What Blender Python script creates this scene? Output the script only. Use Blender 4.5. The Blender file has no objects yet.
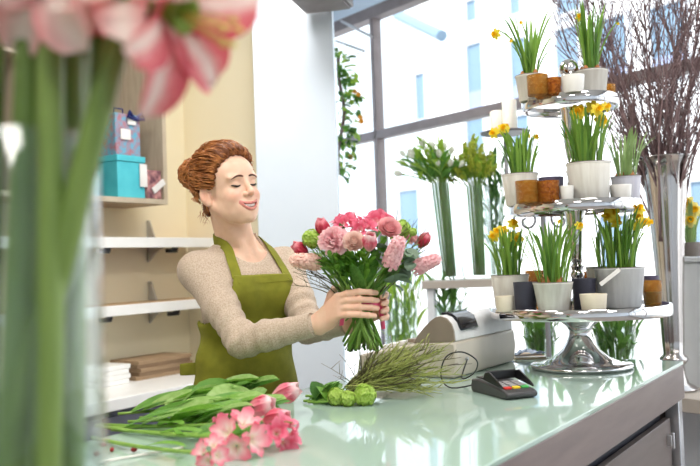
import bpy, bmesh, math, random
import numpy as np
from mathutils import Vector as V, Matrix, Quaternion, Euler, noise as mnoise

# ---------------------------------------------------------------- camera, world, sun, exposure
SC = bpy.context.scene
COL = SC.collection
CAM_H, F_PX, PITCH, ROLL = 1.27, 850.0, math.radians(1.95), math.radians(-2.0)
_cd = bpy.data.cameras.new('camera'); CAM = bpy.data.objects.new('camera', _cd); COL.objects.link(CAM)
_cd.sensor_width = 36; _cd.lens = F_PX / 700 * 36; _cd.clip_end = 300; _cd.clip_start = 0.02
CAM_M = Matrix.Translation((0, 0, CAM_H)) @ Matrix.Rotation(math.pi / 2 + PITCH, 4, 'X') @ Matrix.Rotation(ROLL, 4, 'Z')
CAM.matrix_world = CAM_M
_cd.dof.use_dof = True; _cd.dof.focus_distance = 2.52; _cd.dof.aperture_fstop = 3.2
SC.camera = CAM
wd = bpy.data.worlds.new('sky'); SC.world = wd; wd.use_nodes = True
wn = wd.node_tree; bgn = wn.nodes['Background']
bgn.inputs[0].default_value = (0.86, 0.93, 1.0, 1); bgn.inputs[1].default_value = 1.55
sl = bpy.data.lights.new('sun', 'SUN'); SUN = bpy.data.objects.new('sun', sl); COL.objects.link(SUN)
sl.energy = 5.0; sl.angle = math.radians(2); sl.color = (1, .96, .9)
SUN.rotation_euler = V((.55, .35, -.75)).to_track_quat('-Z', 'Y').to_euler()
SC.view_settings.view_transform = 'Standard'; SC.view_settings.look = 'None'
SC.view_settings.gamma = 1.0; SC.view_settings.use_curve_mapping = False
SC.view_settings.exposure = 0.45
SC.cycles.max_bounces = 10; SC.cycles.transparent_max_bounces = 16
SC.cycles.caustics_reflective = False; SC.cycles.caustics_refractive = False
SC.cycles.sample_clamp_indirect = 6.0

random.seed(7); RNG = np.random.default_rng(7)
PI = math.pi
def R(a): return math.radians(a)
def W(px, py, d):
    """point at depth d (metres along +Y) on the line of sight of a picture position"""
    r = CAM_M.to_3x3() @ V(((px - 350) / F_PX, -(py - 233) / F_PX, -1))
    return V((0, 0, CAM_H)) + r * (d / r.y)
def Wz(px, py, z):
    r = CAM_M.to_3x3() @ V(((px - 350) / F_PX, -(py - 233) / F_PX, -1))
    return V((0, 0, CAM_H)) + r * ((z - CAM_H) / r.z)
def Wplane(px, py, p, n):
    r = CAM_M.to_3x3() @ V(((px - 350) / F_PX, -(py - 233) / F_PX, -1)); o = V((0, 0, CAM_H))
    return o + r * ((V(p) - o).dot(V(n)) / r.dot(V(n)))
def U(a=0, b=1): return random.uniform(a, b)

# ---------------------------------------------------------------- materials
def lin(c):
    def g(v):
        v /= 255.0
        return v / 12.92 if v <= .04045 else ((v + .055) / 1.055) ** 2.4
    return (g(c[0]), g(c[1]), g(c[2]), 1)
MATS = {}
def M(name, col, rough=.5, metal=0, col2=None, scale=12, bump=0, bscale=120, trans=0, ior=1.45, coat=0, spec=.5,
      transl=0, stretch=None, sss=0, attr=None, wave=None, sheen=0):
    m = bpy.data.materials.new(name); m.use_nodes = True; nt = m.node_tree; n = nt.nodes; L = nt.links
    b = n['Principled BSDF']; out = n['Material Output']
    b.inputs['Roughness'].default_value = rough; b.inputs['Metallic'].default_value = metal
    b.inputs['IOR'].default_value = ior; b.inputs['Transmission Weight'].default_value = trans
    b.inputs['Coat Weight'].default_value = coat; b.inputs['Coat Roughness'].default_value = .03
    b.inputs['Specular IOR Level'].default_value = spec
    if sheen: b.inputs['Sheen Weight'].default_value = sheen
    if sss:
        b.inputs['Subsurface Weight'].default_value = sss; b.inputs['Subsurface Radius'].default_value = (1, .35, .2)
        b.inputs['Subsurface Scale'].default_value = .012
    tc = n.new('ShaderNodeTexCoord'); mp = n.new('ShaderNodeMapping')
    L.new(tc.outputs['Object'], mp.inputs['Vector'])
    if stretch: mp.inputs['Scale'].default_value = stretch
    nz = n.new('ShaderNodeTexNoise'); nz.inputs['Scale'].default_value = scale; nz.inputs['Detail'].default_value = 5
    L.new(mp.outputs[0], nz.inputs['Vector'])
    rp = n.new('ShaderNodeValToRGB'); rp.color_ramp.elements[0].position = .35; rp.color_ramp.elements[1].position = .65
    c1 = lin(col); c2 = lin(col2) if col2 else tuple(min(1, v * .86) for v in c1[:3]) + (1,)
    rp.color_ramp.elements[0].color = c1; rp.color_ramp.elements[1].color = c2
    L.new(nz.outputs[0], rp.inputs[0]); cs = rp.outputs[0]
    if attr:
        a = n.new('ShaderNodeVertexColor'); a.layer_name = attr
        mx = n.new('ShaderNodeMix'); mx.data_type = 'RGBA'; mx.blend_type = 'MULTIPLY'; mx.inputs[0].default_value = 1
        L.new(cs, mx.inputs[6]); L.new(a.outputs[0], mx.inputs[7]); cs = mx.outputs[2]
    L.new(cs, b.inputs['Base Color'])
    if bump:
        n2 = n.new('ShaderNodeTexNoise'); n2.inputs['Scale'].default_value = bscale; n2.inputs['Detail'].default_value = 3
        L.new(mp.outputs[0], n2.inputs['Vector'])
        bp = n.new('ShaderNodeBump'); bp.inputs['Strength'].default_value = bump; bp.inputs['Distance'].default_value = .01
        L.new(n2.outputs[0], bp.inputs['Height']); L.new(bp.outputs[0], b.inputs['Normal'])
    if transl:
        t = n.new('ShaderNodeBsdfTranslucent'); ms = n.new('ShaderNodeMixShader'); ms.inputs[0].default_value = transl
        L.new(cs, t.inputs[0]); L.new(b.outputs[0], ms.inputs[1]); L.new(t.outputs[0], ms.inputs[2]); L.new(ms.outputs[0], out.inputs[0])
    MATS[name] = m
    return m
def pane_mat(name, tint=(1, 1, 1), refl=.06, power=5, edge=.6):
    m = bpy.data.materials.new(name); m.use_nodes = True; nt = m.node_tree; n = nt.nodes; L = nt.links
    n.remove(n['Principled BSDF'])
    t = n.new('ShaderNodeBsdfTransparent'); t.inputs[0].default_value = (*tint, 1)
    g = n.new('ShaderNodeBsdfGlossy'); g.inputs['Roughness'].default_value = .02
    lw = n.new('ShaderNodeLayerWeight'); pw = n.new('ShaderNodeMath'); pw.operation = 'POWER'; pw.inputs[1].default_value = power
    L.new(lw.outputs['Facing'], pw.inputs[0]); ly = n.new('ShaderNodeMath'); ly.operation = 'MULTIPLY_ADD'; ly.inputs[1].default_value = edge; ly.inputs[2].default_value = refl * .5
    L.new(pw.outputs[0], ly.inputs[0])
    ms = n.new('ShaderNodeMixShader'); L.new(ly.outputs[0], ms.inputs[0]); L.new(t.outputs[0], ms.inputs[1]); L.new(g.outputs[0], ms.inputs[2])
    L.new(ms.outputs[0], n['Material Output'].inputs[0])
    MATS[name] = m; return m
M('white_wall', (232, 242, 253), .85, col2=(228, 239, 251), scale=3)
M('beige_wall', (248, 238, 210), .85, col2=(246, 235, 205), scale=3)
M('ceiling_white', (245, 245, 245), .9)
M('floor_stone', (150, 142, 134), .35, col2=(138, 130, 122), scale=6)
M('shelf_white', (244, 243, 240), .35, col2=(241, 240, 237))
M('shelf_wood', (206, 172, 130), .5, col2=(190, 152, 108), scale=6, stretch=(1, 14, 14))
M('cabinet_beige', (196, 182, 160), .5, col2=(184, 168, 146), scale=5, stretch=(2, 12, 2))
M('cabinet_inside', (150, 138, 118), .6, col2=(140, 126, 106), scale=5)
M('slate_front', (104, 106, 120), .5, col2=(100, 102, 116))
M('dark_red', (120, 40, 44), .5)
M('black_plastic', (24, 24, 26), .35)
M('black_gloss', (10, 10, 12), .08)
M('dark_metal', (92, 84, 84), .4, metal=.4)
M('frame_grey', (146, 134, 134), .5)
M('alu', (205, 205, 208), .35, metal=.9)
M('chrome', (222, 220, 220), .06, metal=1, col2=(216, 214, 214))
M('silver_brushed', (206, 200, 196), .16, metal=1, col2=(186, 180, 178), scale=5, stretch=(1, 1, .1))
M('glass_top', (164, 186, 174), .045, col2=(160, 182, 170), scale=2, spec=.75)
M('glass_edge', (150, 205, 190), .08, coat=1)
M('laminate', (122, 108, 104), .5, col2=(110, 96, 94), scale=3, stretch=(1, 1, 9), bump=.05, bscale=40)
M('laminate_door', (116, 104, 100), .5, col2=(106, 94, 90), scale=3, stretch=(1, 1, 9))
M('dark_gap', (24, 26, 40), .6)
M('clear_glass', (255, 255, 255), .0, col2=(252, 255, 254), trans=1, ior=1.45)
M('water', (240, 252, 244), .0, trans=1, ior=1.33, col2=(240, 252, 244))
pane_mat('pane', (.97, .99, 1)); pane_mat('vase_glass', (.93, .97, .97), .10, 3, .9); pane_mat('thin_glass', (.95, .98, .97), .14, 4, .8)
M('facade', (246, 246, 246), .9, col2=(236, 238, 242), scale=.5)
M('facade_window', (112, 138, 160), .3, col2=(124, 148, 170), scale=.3)
M('facade_frame', (226, 228, 234), .6)
M('facade_spandrel', (150, 160, 190), .6)
M('paving', (190, 188, 186), .9, col2=(176, 174, 172))

# ---------------------------------------------------------------- mesh helpers
class MB:
    def __init__(s): s.v = []; s.f = []; s.mi = []
    def add(s, vs, fs, mi=0, mat=None):
        o = len(s.v)
        s.v += [tuple(mat @ V(p)) if mat else tuple(p) for p in vs]
        s.f += [tuple(i + o for i in f) for f in fs]; s.mi += [mi] * len(fs); return s
    def box(s, c, d, rz=0, mi=0, mat=None):
        x, y, z = d[0] / 2, d[1] / 2, d[2] / 2; ca, sa = math.cos(rz), math.sin(rz)
        vs = []
        for sz in (-z, z):
            for (a, b) in ((-x, -y), (x, -y), (x, y), (-x, y)):
                vs.append((c[0] + a * ca - b * sa, c[1] + a * sa + b * ca, c[2] + sz))
        return s.add(vs, [(3, 2, 1, 0), (4, 5, 6, 7), (0, 1, 5, 4), (1, 2, 6, 5), (2, 3, 7, 6), (3, 0, 4, 7)], mi, mat)
    def prism(s, poly, z0, z1, mi=0, mat=None):
        n = len(poly); vs = [(p[0], p[1], z0) for p in poly] + [(p[0], p[1], z1) for p in poly]
        fs = [tuple(range(n))[::-1], tuple(range(n, 2 * n))] + [(i, (i + 1) % n, n + (i + 1) % n, n + i) for i in range(n)]
        return s.add(vs, fs, mi, mat)
    def lathe(s, prof, seg=24, c=(0, 0, 0), mi=0, mat=None, closed=False):
        vs = []; fs = []; n = len(prof)
        for (r, z) in prof:
            for k in range(seg):
                a = 2 * PI * k / seg; vs.append((c[0] + r * math.cos(a), c[1] + r * math.sin(a), c[2] + z))
        for i in range(n if closed else n - 1):
            j = (i + 1) % n
            for k in range(seg):
                q = (k + 1) % seg; fs.append((i * seg + k, i * seg + q, j * seg + q, j * seg + k))
        if not closed:
            if prof[0][0] > 1e-5: fs.append(tuple(range(seg))[::-1])
            if prof[-1][0] > 1e-5: fs.append(tuple(range((n - 1) * seg, n * seg)))
        return s.add(vs, fs, mi, mat)
    def tube(s, pts, rad, seg=6, cap=True, mi=0, mat=None, flat=1.0):
        pts = [V(p) for p in pts]; n = len(pts)
        if not hasattr(rad, '__len__'): rad = [rad] * n
        t = (pts[1] - pts[0]).normalized(); ref = V((0, 0, 1)) if abs(t.z) < .9 else V((1, 0, 0))
        nx = t.cross(ref).normalized(); vs = []; fs = []
        for i in range(n):
            t = (pts[min(i + 1, n - 1)] - pts[max(i - 1, 0)])
            t = t.normalized() if t.length > 1e-9 else V((0, 0, 1))
            nx = (nx - t * nx.dot(t)); nx = nx.normalized() if nx.length > 1e-6 else t.orthogonal().normalized()
            ny = t.cross(nx)
            for k in range(seg):
                a = 2 * PI * k / seg; vs.append(pts[i] + nx * (math.cos(a) * rad[i]) + ny * (math.sin(a) * rad[i] * flat))
        for i in range(n - 1):
            for k in range(seg):
                q = (k + 1) % seg; fs.append((i * seg + k, i * seg + q, (i + 1) * seg + q, (i + 1) * seg + k))
        if cap: fs += [tuple(range(seg))[::-1], tuple(range((n - 1) * seg, n * seg))]
        return s.add(vs, fs, mi, mat)
    def patch(s, g, mi=0, mat=None):
        nu, nv = len(g), len(g[0]); vs = [p for row in g for p in row]
        fs = [(i * nv + j, i * nv + j + 1, (i + 1) * nv + j + 1, (i + 1) * nv + j) for i in range(nu - 1) for j in range(nv - 1)]
        return s.add(vs, fs, mi, mat)
    def ball(s, c, r, seg=10, rings=7, mi=0, mat=None, sq=(1, 1, 1)):
        prof = [(max(1e-6, math.sin(PI * i / rings)), -math.cos(PI * i / rings)) for i in range(rings + 1)]
        b = MB().lathe(prof, seg)
        m = Matrix.Translation(c) @ Matrix.Diagonal((r * sq[0], r * sq[1], r * sq[2], 1))
        return s.add(b.v, b.f, mi, (mat @ m) if mat else m)
    def mesh(s, name, mats, smooth=True, angle=40):
        me = bpy.data.meshes.new(name); me.from_pydata(s.v, [], s.f)
        if not isinstance(mats, (list, tuple)): mats = [mats]
        for m in mats: me.materials.append(MATS[m])
        if len(mats) > 1: me.polygons.foreach_set('material_index', s.mi)
        if smooth:
            me.shade_smooth()
            if angle < 180: me.set_sharp_from_angle(angle=R(angle))
        me.update(); return me
    def build(s, name, mats, parent=None, smooth=True, angle=40, bevel=0, mat=None):
        return put(name, s.mesh(name, mats, smooth, angle), parent, mat, bevel)
def put(name, me, parent=None, mat=None, bevel=0):
    o = bpy.data.objects.new(name, me); COL.objects.link(o)
    if parent: o.parent = parent
    if mat is not None: o.matrix_local = mat
    if bevel:
        b = o.modifiers.new('bevel', 'BEVEL'); b.width = bevel; b.segments = 2; b.limit_method = 'ANGLE'; b.angle_limit = R(50)
    return o
def tag(o, label, cat, group=None, kind=None):
    o['label'] = label; o['category'] = cat
    if group: o['group'] = group
    if kind: o['kind'] = kind
    return o
def thing(name, label, cat, loc=(0, 0, 0), rz=0, group=None, mat=None):
    o = bpy.data.objects.new(name, None); COL.objects.link(o); o.empty_display_size = .05
    if mat is not None: o.matrix_world = mat
    else: o.location = loc; o.rotation_euler = (0, 0, rz)
    return tag(o, label, cat, group)
def struct(o): o['kind'] = 'structure'; return o
def stuff(o): o['kind'] = 'stuff'; return o
def aim(p, d, roll=0, s=1):
    """matrix: local Z along d at p"""
    q = V(d).normalized().to_track_quat('Z', 'Y').to_matrix().to_4x4()
    return Matrix.Translation(p) @ q @ Matrix.Rotation(roll, 4, 'Z') @ Matrix.Scale(s, 4)
def bez(a, b, c, n=8):
    a, b, c = V(a), V(b), V(c)
    return [a * (1 - t) ** 2 + b * 2 * t * (1 - t) + c * t * t for t in [i / n for i in range(n + 1)]]
def petal(L, Wd, a0, a1, cup=.3, nu=6, nv=4, peak=.55, tip=.0, ruf=0, base=.25, r0=0.0, seed=0, twist=0):
    """sheet along +X/+Z: elevation runs a0..a1 (deg), cup curls the sides toward the upper side"""
    g = []; x, z = r0, 0.0
    for i in range(nu + 1):
        t = i / nu; th = R(a0 + (a1 - a0) * t)
        if i: x += math.cos(th) * L / nu; z += math.sin(th) * L / nu
        w = base + (1 - base) * math.sin(PI / 2 * min(1, t / peak)) if t < peak else tip + (1 - tip) * math.sqrt(max(0, 1 - ((t - peak) / (1 - peak)) ** 2))
        w *= Wd / 2; row = []
        for j in range(nv + 1):
            s = -1 + 2 * j / nv; off = cup * w * s * s * 1.0
            if ruf: off += ruf * t * math.sin(s * 7 + seed + t * 3)
            row.append((x - math.sin(th) * off, s * w + twist * t * t * L * .2, z + math.cos(th) * off))
        g.append(row)
    return g
# ---------------------------------------------------------------- room shell
UX = V((.547, .837, 0)); NX = V((-.837, .547, 0)); CANG = math.atan2(.837, .547)
WL = V((-1.148, 4.37, 0))                      # a point of the left wall; the wall runs along UX
CORNER = WL + UX * .437
WP = V((.18, 5.5, 0)); WDIR = V((.605, -.796, 0)); WN = V((.796, .605, 0))   # shop window line and outward side
CEIL = 3.05
a = WL - UX * 9; wl_end = WP - WDIR * .9; wr_end = WP + WDIR * 10.7
poly = [(a.x, a.y), (wr_end.x, wr_end.y), (wl_end.x, wl_end.y), (wl_end.x - .5, wl_end.y), (CORNER.x, CORNER.y)]
struct(MB().prism(poly, -.08, 0).build('floor', 'floor_stone', smooth=False))
struct(MB().prism(poly, CEIL, CEIL + .1).build('ceiling', 'ceiling_white', smooth=False))
def wall(name, p, q, z0, z1, th, mat, side=1):
    d = (q - p).normalized(); n = V((-d.y, d.x, 0)) * th * side
    return struct(MB().prism([(p.x, p.y), (q.x, q.y), (q.x + n.x, q.y + n.y), (p.x + n.x, p.y + n.y)], z0, z1).build(name, mat, smooth=False))
wall('wall_left', a, CORNER, 0, CEIL, .15, 'beige_wall')
wall('wall_back', CORNER, CORNER + V((.837, -.547, 0)) * .75, 0, CEIL, .15, 'beige_wall')
struct(MB().prism([(-.45, 4.17), (-.05, 4.08), (-.05, 4.75), (-.45, 4.75)], 0, CEIL).build('wall_pillar', 'white_wall', smooth=False, bevel=.004))
wall('wall_side', V((-.25, 4.75, 0)), V((-.25, 6.1, 0)), 0, CEIL, .12, 'white_wall')
# shop window: low sill wall, frame members, panes, one bay after another
wall('wall_window', wl_end, wr_end, 0, .32, .12, 'white_wall')
wn_ = bpy.data.objects.new('window_1', None); COL.objects.link(wn_); struct(wn_)
wn_.location = WP; wn_.rotation_euler = (0, 0, math.atan2(WDIR.y, WDIR.x))
TR, TOPZ = 2.09, 2.86
MB().box((4.9, .04, TR), (11.6, .07, .055)).build('transom', 'frame_grey', wn_, bevel=.004)
MB().box((4.9, .04, TOPZ + .03), (11.6, .09, .075)).build('top_rail', 'frame_grey', wn_, bevel=.004)
MB().box((4.9, .04, .35), (11.6, .09, .06)).build('bottom_rail', 'frame_grey', wn_, bevel=.004)
MB().box((4.9, .06, (TOPZ + .07 + CEIL) / 2), (11.6, .12, CEIL - TOPZ - .07)).build('lintel', 'white_wall', wn_)
xs = [-.88, 0, 2.42, 4.6, 6.8, 8.9, 10.68]
for x in xs:
    MB().box((x, .04, (.38 + TOPZ) / 2), (.034, .07, TOPZ - .38)).build('mullion', 'frame_grey', wn_, bevel=.004)
for x0, x1 in zip(xs, xs[1:]):
    for z0, z1 in ((.38, TR - .03), (TR + .03, TOPZ)):
        MB().box(((x0 + x1) / 2, .045, (z0 + z1) / 2), (x1 - x0 - .045, .008, z1 - z0)).build('pane', 'pane', wn_, smooth=False)
# two slim rails under the ceiling beside the pillar
for k, (p0, p1) in enumerate((((341, 21), (372, 37)), ((336, 41), (364, 51)))):
    A, B = W(*p0, 5.2), W(*p1, 4.6)
    struct(MB().tube([A, B], .008, 6).build('trim_%d' % (k + 1), 'alu'))
wall('wall_front', a, wr_end, 0, CEIL, .15, 'white_wall', -1)
# unseen light panels, added in rows overhead to brighten the interior
M('lamp_glow', (255, 255, 255), .5)
_m = MATS['lamp_glow'].node_tree.nodes['Principled BSDF']; _m.inputs['Emission Color'].default_value = (1, .95, .87, 1); _m.inputs['Emission Strength'].default_value = 3.0
for k, (lx, ly) in enumerate(((-.9, 1.6), (1.1, 1.6), (-1.9, -.4), (.2, -.4), (2.3, -.4), (-.3, 3.4))):
    lp_ = thing('ceiling_lamp', 'square ceiling lamp panel over the ' + ('counter end nearest the wall shelves', 'counter and tiered stand', 'sales floor by the left wall', 'sales floor behind the photographer', 'sales floor by the window', 'woman at the counter')[k], 'lamp', (lx, ly, CEIL), CANG, 'ceiling lamps')
    MB().box((0, 0, -.02), (.64, .64, .04)).build('frame', 'alu', lp_, bevel=.004)
    MB().box((0, 0, -.042), (.58, .58, .008)).build('diffuser', 'lamp_glow', lp_)
    al = bpy.data.lights.new('lamp_light', 'AREA'); al.shape = 'SQUARE'; al.size = .58; al.energy = 18; al.color = (1, .97, .93)
    ao = bpy.data.objects.new('lamp_light', al); COL.objects.link(ao); ao.parent = lp_; ao.location = (0, 0, -.05)
# ---------------------------------------------------------------- outside
struct(MB().box((10, 14, -.15), (70, 60, .1)).build('street_paving', 'paving'))
FD = 15.0; FP = WP + WN * FD
bld = thing('building', 'white plastered building with blue windows across the street', 'building', FP, math.atan2(WDIR.y, WDIR.x))
FM = bld.matrix_basis.inverted()
MB().box((6, 2.0, 8), (44, 4, 17)).build('wall', 'facade', bld)
def fwin(px0, py0, px1, py1, split=None):
    A = FM @ Wplane(px0, py0, FP, WN); B = FM @ Wplane(px1, py1, FP, WN)
    x0, x1 = sorted((A.x, B.x)); z0, z1 = sorted((A.z, B.z))
    fr = MB()
    for c, d in ((((x0 + x1) / 2, -.05, z0), (x1 - x0 + .2, .12, .1)), (((x0 + x1) / 2, -.05, z1), (x1 - x0 + .2, .12, .1)),
                 ((x0, -.05, (z0 + z1) / 2), (.1, .12, z1 - z0)), ((x1, -.05, (z0 + z1) / 2), (.1, .12, z1 - z0))): fr.box(c, d)
    w = fr.build('window', 'facade_frame', bld)
    MB().box(((x0 + x1) / 2, -.02, (z0 + z1) / 2), (x1 - x0, .03, z1 - z0)).build('pane', 'facade_window', w)
    if split is not None:
        zs = z0 + (z1 - z0) * split
        MB().box(((x0 + x1) / 2, -.045, (z0 + zs) / 2), (x1 - x0, .05, zs - z0)).build('spandrel', 'facade_spandrel', w)
for r in ((467, 45, 487, 108, .28), (467, 1, 480, 21), (510, -22, 524, 14), (511, 40, 531, 100, .28), (556, 30, 584, 92, .28), (556, -40, 584, 10),
          (600, 20, 632, 84, .28), (650, 8, 690, 72, .28), (655, -70, 690, -10), (467, 118, 489, 178, .2), (512, 116, 534, 170, .2),
          (416, 74, 429, 120), (415, 300, 470, 345), (600, 215, 636, 300), (690, 180, 730, 290), (400, 190, 424, 270)):
    fwin(*r)
# slanted blue awning arm in front of the building
aw = tag(MB().tube([W(398, 15, 13.5), W(442, 36, 12.0)], .09, 8).build('awning_arm', 'facade_window'), 'slanting pale blue awning arm outside above the transom', 'awning arm')
# ---------------------------------------------------------------- counter
CR = V((1.10, 2.86, 0)); CZ = .90; CW = .87; CL = 3.35
ct = thing('shop_counter', 'long counter with pale green glass top and taupe laminate sides', 'counter', CR, CANG)
MB().box((-CL / 2, CW / 2, CZ - .006), (CL, CW, .012)).build('glass_top', 'glass_top', ct, bevel=.002)
MB().box((-CL / 2, .01, CZ - .012 - .055), (CL - .004, .02, .11)).build('fascia', 'laminate', ct, bevel=.002)
MB().box((-.012, CW / 2, CZ - .012 - .055), (.02, CW - .04, .11)).build('end_fascia', 'laminate', ct, bevel=.002)
MB().box((-CL / 2, CW - .012, CZ - .45), (CL - .1, .02, .87)).build('back_panel', 'laminate', ct, bevel=.002)
MB().box((-CL / 2 - .02, CW / 2, CZ - .068), (CL - .08, CW - .06, .1)).build('top_frame', 'dark_gap', ct)
MB().box((-CL / 2 - .02, .21, .41), (CL - .16, .3, .76)).build('carcass', 'dark_gap', ct)
for k in range(4):
    x0 = -.085 - k * .8
    dr = MB().box((x0 - .395, .040, .385), (.78, .02, .68)).build('door', 'laminate_door', ct, bevel=.002)
    h = MB().box((x0 - .05, .024, .66), (.02, .016, .035)); h.box((x0 - .05, .014, .66), (.012, .01, .05))
    h.build('latch', 'alu', dr, bevel=.002)
for y in (.03, CW - .03):
    MB().box((-.035, y, (CZ - .12) / 2), (.05, .045, CZ - .125)).build('corner_post', 'alu', ct, bevel=.003)
MB().box((-.04, CW / 2, .42), (.02, CW - .1, .70)).build('end_panel', 'laminate_door', ct, bevel=.002)
def onC(px, py, h=0): return Wz(px, py, CZ + .0005 + h)

# ---------------------------------------------------------------- left wall furniture
def wl(s, e, z): return WL + UX * s + NX * (-e) + V((0, 0, z))
WLM = Matrix.Translation(WL) @ Matrix.Rotation(CANG, 4, 'Z')     # local x along wall, local -y into the room
cab = thing('wall_cabinet', 'beige open wall cabinet holding turquoise gift boxes', 'cabinet', mat=WLM)
D = .30
z0c, z1c = 1.585, 2.75
MB().box((-1.25, -D / 2, z0c + .0125), (2.5, D, .025)).build('bottom_panel', 'cabinet_beige', cab, bevel=.002)
MB().box((-1.25, -D / 2, z1c), (2.5, D, .025)).build('top_panel', 'cabinet_beige', cab, bevel=.002)
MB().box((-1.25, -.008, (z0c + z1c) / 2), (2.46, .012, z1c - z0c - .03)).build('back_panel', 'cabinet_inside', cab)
for x in (-.012, -.78, -1.4, -1.95, -2.488):
    MB().box((x, -D / 2 - .001, (z0c + z1c) / 2 + .006), (.025, D - .002, z1c - z0c - .037)).build('upright', 'cabinet_beige', cab, bevel=.002)
MB().box((-1.63, -D / 2, 2.2), (1.67, D - .03, .02)).build('shelf', 'cabinet_beige', cab)
M('turquoise', (84, 196, 208), .5, col2=(74, 186, 200)); M('floral_paper', (96, 168, 196), .6, col2=(176, 116, 126), scale=42)
M('gift_white', (240, 236, 232), .6); M('navy', (30, 44, 110), .4); M('plum', (96, 58, 72), .5, col2=(208, 150, 146), scale=26)
zb = z0c + .026
def wbox(name, label, cat, s, e, z, d, mat, rz=0, bevel=.003):
    o = thing(name, label, cat, mat=Matrix.Translation(wl(s, e, z)) @ Matrix.Rotation(CANG + rz, 4, 'Z'))
    return o
g1 = wbox('gift_box', 'plain turquoise gift box on the floor of the wall cabinet', 'gift box', -.22, .185, zb, 0, 0)
MB().box((0, 0, .085), (.17, .2, .17)).build('box_body', 'turquoise', g1, bevel=.003)
MB().box((0, 0, .186), (.178, .208, .03)).build('lid', 'turquoise', g1, bevel=.003)
MB().box((.07, -.107, .11), (.045, .004, .11)).build('paper_tag', 'gift_white', g1)
g2 = wbox('gift_bag', 'blue floral patterned gift bag with navy bow standing on turquoise box', 'gift bag', -.22, .185, zb + .202, 0, 0)
MB().box((0, 0, .1), (.155, .17, .20)).build('bag_body', 'floral_paper', g2, bevel=.004)
b = MB()
for sx in (-1, 1): b.tube([(.04, -.09, .18), (.04 + sx * .04, -.1, .21), (.04 + sx * .05, -.1, .185), (.04, -.092, .178)], .008, 6)
b.tube([(-.03, -.02, .20), (-.028, -.02, .235), (.028, -.02, .235), (.03, -.02, .20)], .004, 6)
b.build('bow', 'navy', g2)
MB().box((-.02, -.09, .10), (.06, .004, .05)).build('paper_tag', 'gift_white', g2)
MB().box((.02, -.09, .165), (.05, .004, .03)).build('paper_tag', 'gift_white', g2)
g3 = wbox('gift_carton', 'small plum carton with a pale tag beside the turquoise box', 'carton', -.082, .22, zb, 0, 0)
MB().box((0, 0, .07), (.09, .15, .14)).build('box_body', 'plum', g3, bevel=.003)
MB().box((0, 0, .1), (.03, .006, .09), mat=Matrix.Translation((-.01, -.08, .04)) @ Matrix.Rotation(R(55), 4, 'Y') @ Matrix.Translation((0, 0, -.06))).build('paper_tag', 'gift_white', g3)
g4 = wbox('gift_box', 'turquoise gift box seen through the glass vase edge', 'gift box', -.48, .17, zb, 0, 0)
MB().box((0, 0, .05), (.16, .19, .10)).build('box_body', 'turquoise', g4, bevel=.003)
MB().box((0, 0, .105), (.168, .198, .02)).build('lid', 'turquoise', g4, bevel=.003)
for k, (s, z, mt, nm) in enumerate(((-1.09, zb, 'dark_red', 'dark red carton low in the cabinet behind the amaryllis stems'), (-1.09, 2.211, 'navy', 'navy carton high in the cabinet behind the amaryllis stems'),
                                    (-1.68, zb, 'plum', 'plum carton in the cabinet compartment at the picture edge'))):
    o = wbox('storage_carton', nm, 'carton', s, .16, z, 0, 0)
    MB().box((0, 0, .1), (.24, .2, .2)).build('box_body', mt, o, bevel=.004); MB().box((0, 0, .205), (.25, .21, .03)).build('lid', mt, o, bevel=.004)
for (zt, e, mtop, lab) in ((1.425, .25, 'shelf_wood', 'upper white wall shelf with dark red underside strip'), (1.105, .25, 'shelf_wood', 'lower white wall shelf with wooden top board')):
    s = thing('wall_shelf', lab, 'shelf', mat=WLM)
    MB().box((-.95, -e / 2, zt - .006), (2.7, e - .01, .012)).build('board', mtop, s)
    MB().box((-.95, -e + .006, zt - .025), (2.7, .012, .05)).build('front_edge', 'shelf_white', s, bevel=.002)
    MB().box((-.95, -e / 2 + .01, zt - .018), (2.68, e - .03, .012)).build('underside', 'dark_red' if zt > 1.3 else 'shelf_white', s)
    for x in (.14, -.38, -1.4):
        br = MB().prism([(0, 0), (-.16, 0), (0, -.13)], -.006, .006, mat=Matrix.Translation((x, -.005, zt - .025)) @ Matrix.Rotation(PI / 2, 4, 'Y').inverted() @ Matrix.Identity(4))
        br2 = MB()
        for sy in (-.006, .006): pass
        br2.add([(x + sx * .006, y, z) for sx in (-1, 1) for (y, z) in ((-.004, zt - .026), (-.17, zt - .026), (-.05, zt - .08), (-.004, zt - .12))],
                [(3, 2, 1, 0), (4, 5, 6, 7), (0, 1, 5, 4), (1, 2, 6, 5), (2, 3, 7, 6), (3, 0, 4, 7)])
        br2.add([(x + sx * .005, y, z) for sx in (-1, 1) for (y, z) in ((-.004, zt + .1), (-.02, zt + .1), (-.06, zt), (-.004, zt))],
                [(3, 2, 1, 0), (4, 5, 6, 7), (0, 1, 5, 4), (1, 2, 6, 5), (2, 3, 7, 6), (3, 0, 4, 7)])
        br2.build('bracket', 'alu', s)
    for x in (-.34, .1):
        MB().box((x, -e + .035, zt - .066), (.06, .03, .02)).box((x + .02, -e + .03, zt - .055), (.02, .03, .02)).build('clip', 'black_plastic', s, bevel=.003)
wt = thing('work_bench', 'white topped wall bench with slate grey front behind the woman', 'bench', mat=WLM)
MB().box((-1.05, -.3, .715), (2.5, .59, .05)).build('worktop', 'shelf_white', wt, bevel=.004)
MB().box((-1.05, -.28, .345), (2.46, .52, .69)).build('carcass', 'slate_front', wt)
for k in range(3):
    d_ = MB().box((-.26 - k * .8, -.545, .36), (.78, .018, .6)).build('door', 'slate_front', wt, bevel=.002)
    MB().box((-.26 - k * .8, -.558, .63), (.16, .012, .012)).build('handle', 'alu', d_)
M('kraft', (172, 146, 116), .7, col2=(150, 122, 92), scale=8, stretch=(1, 10, 30)); M('kraft_dark', (138, 112, 86), .7)
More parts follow.
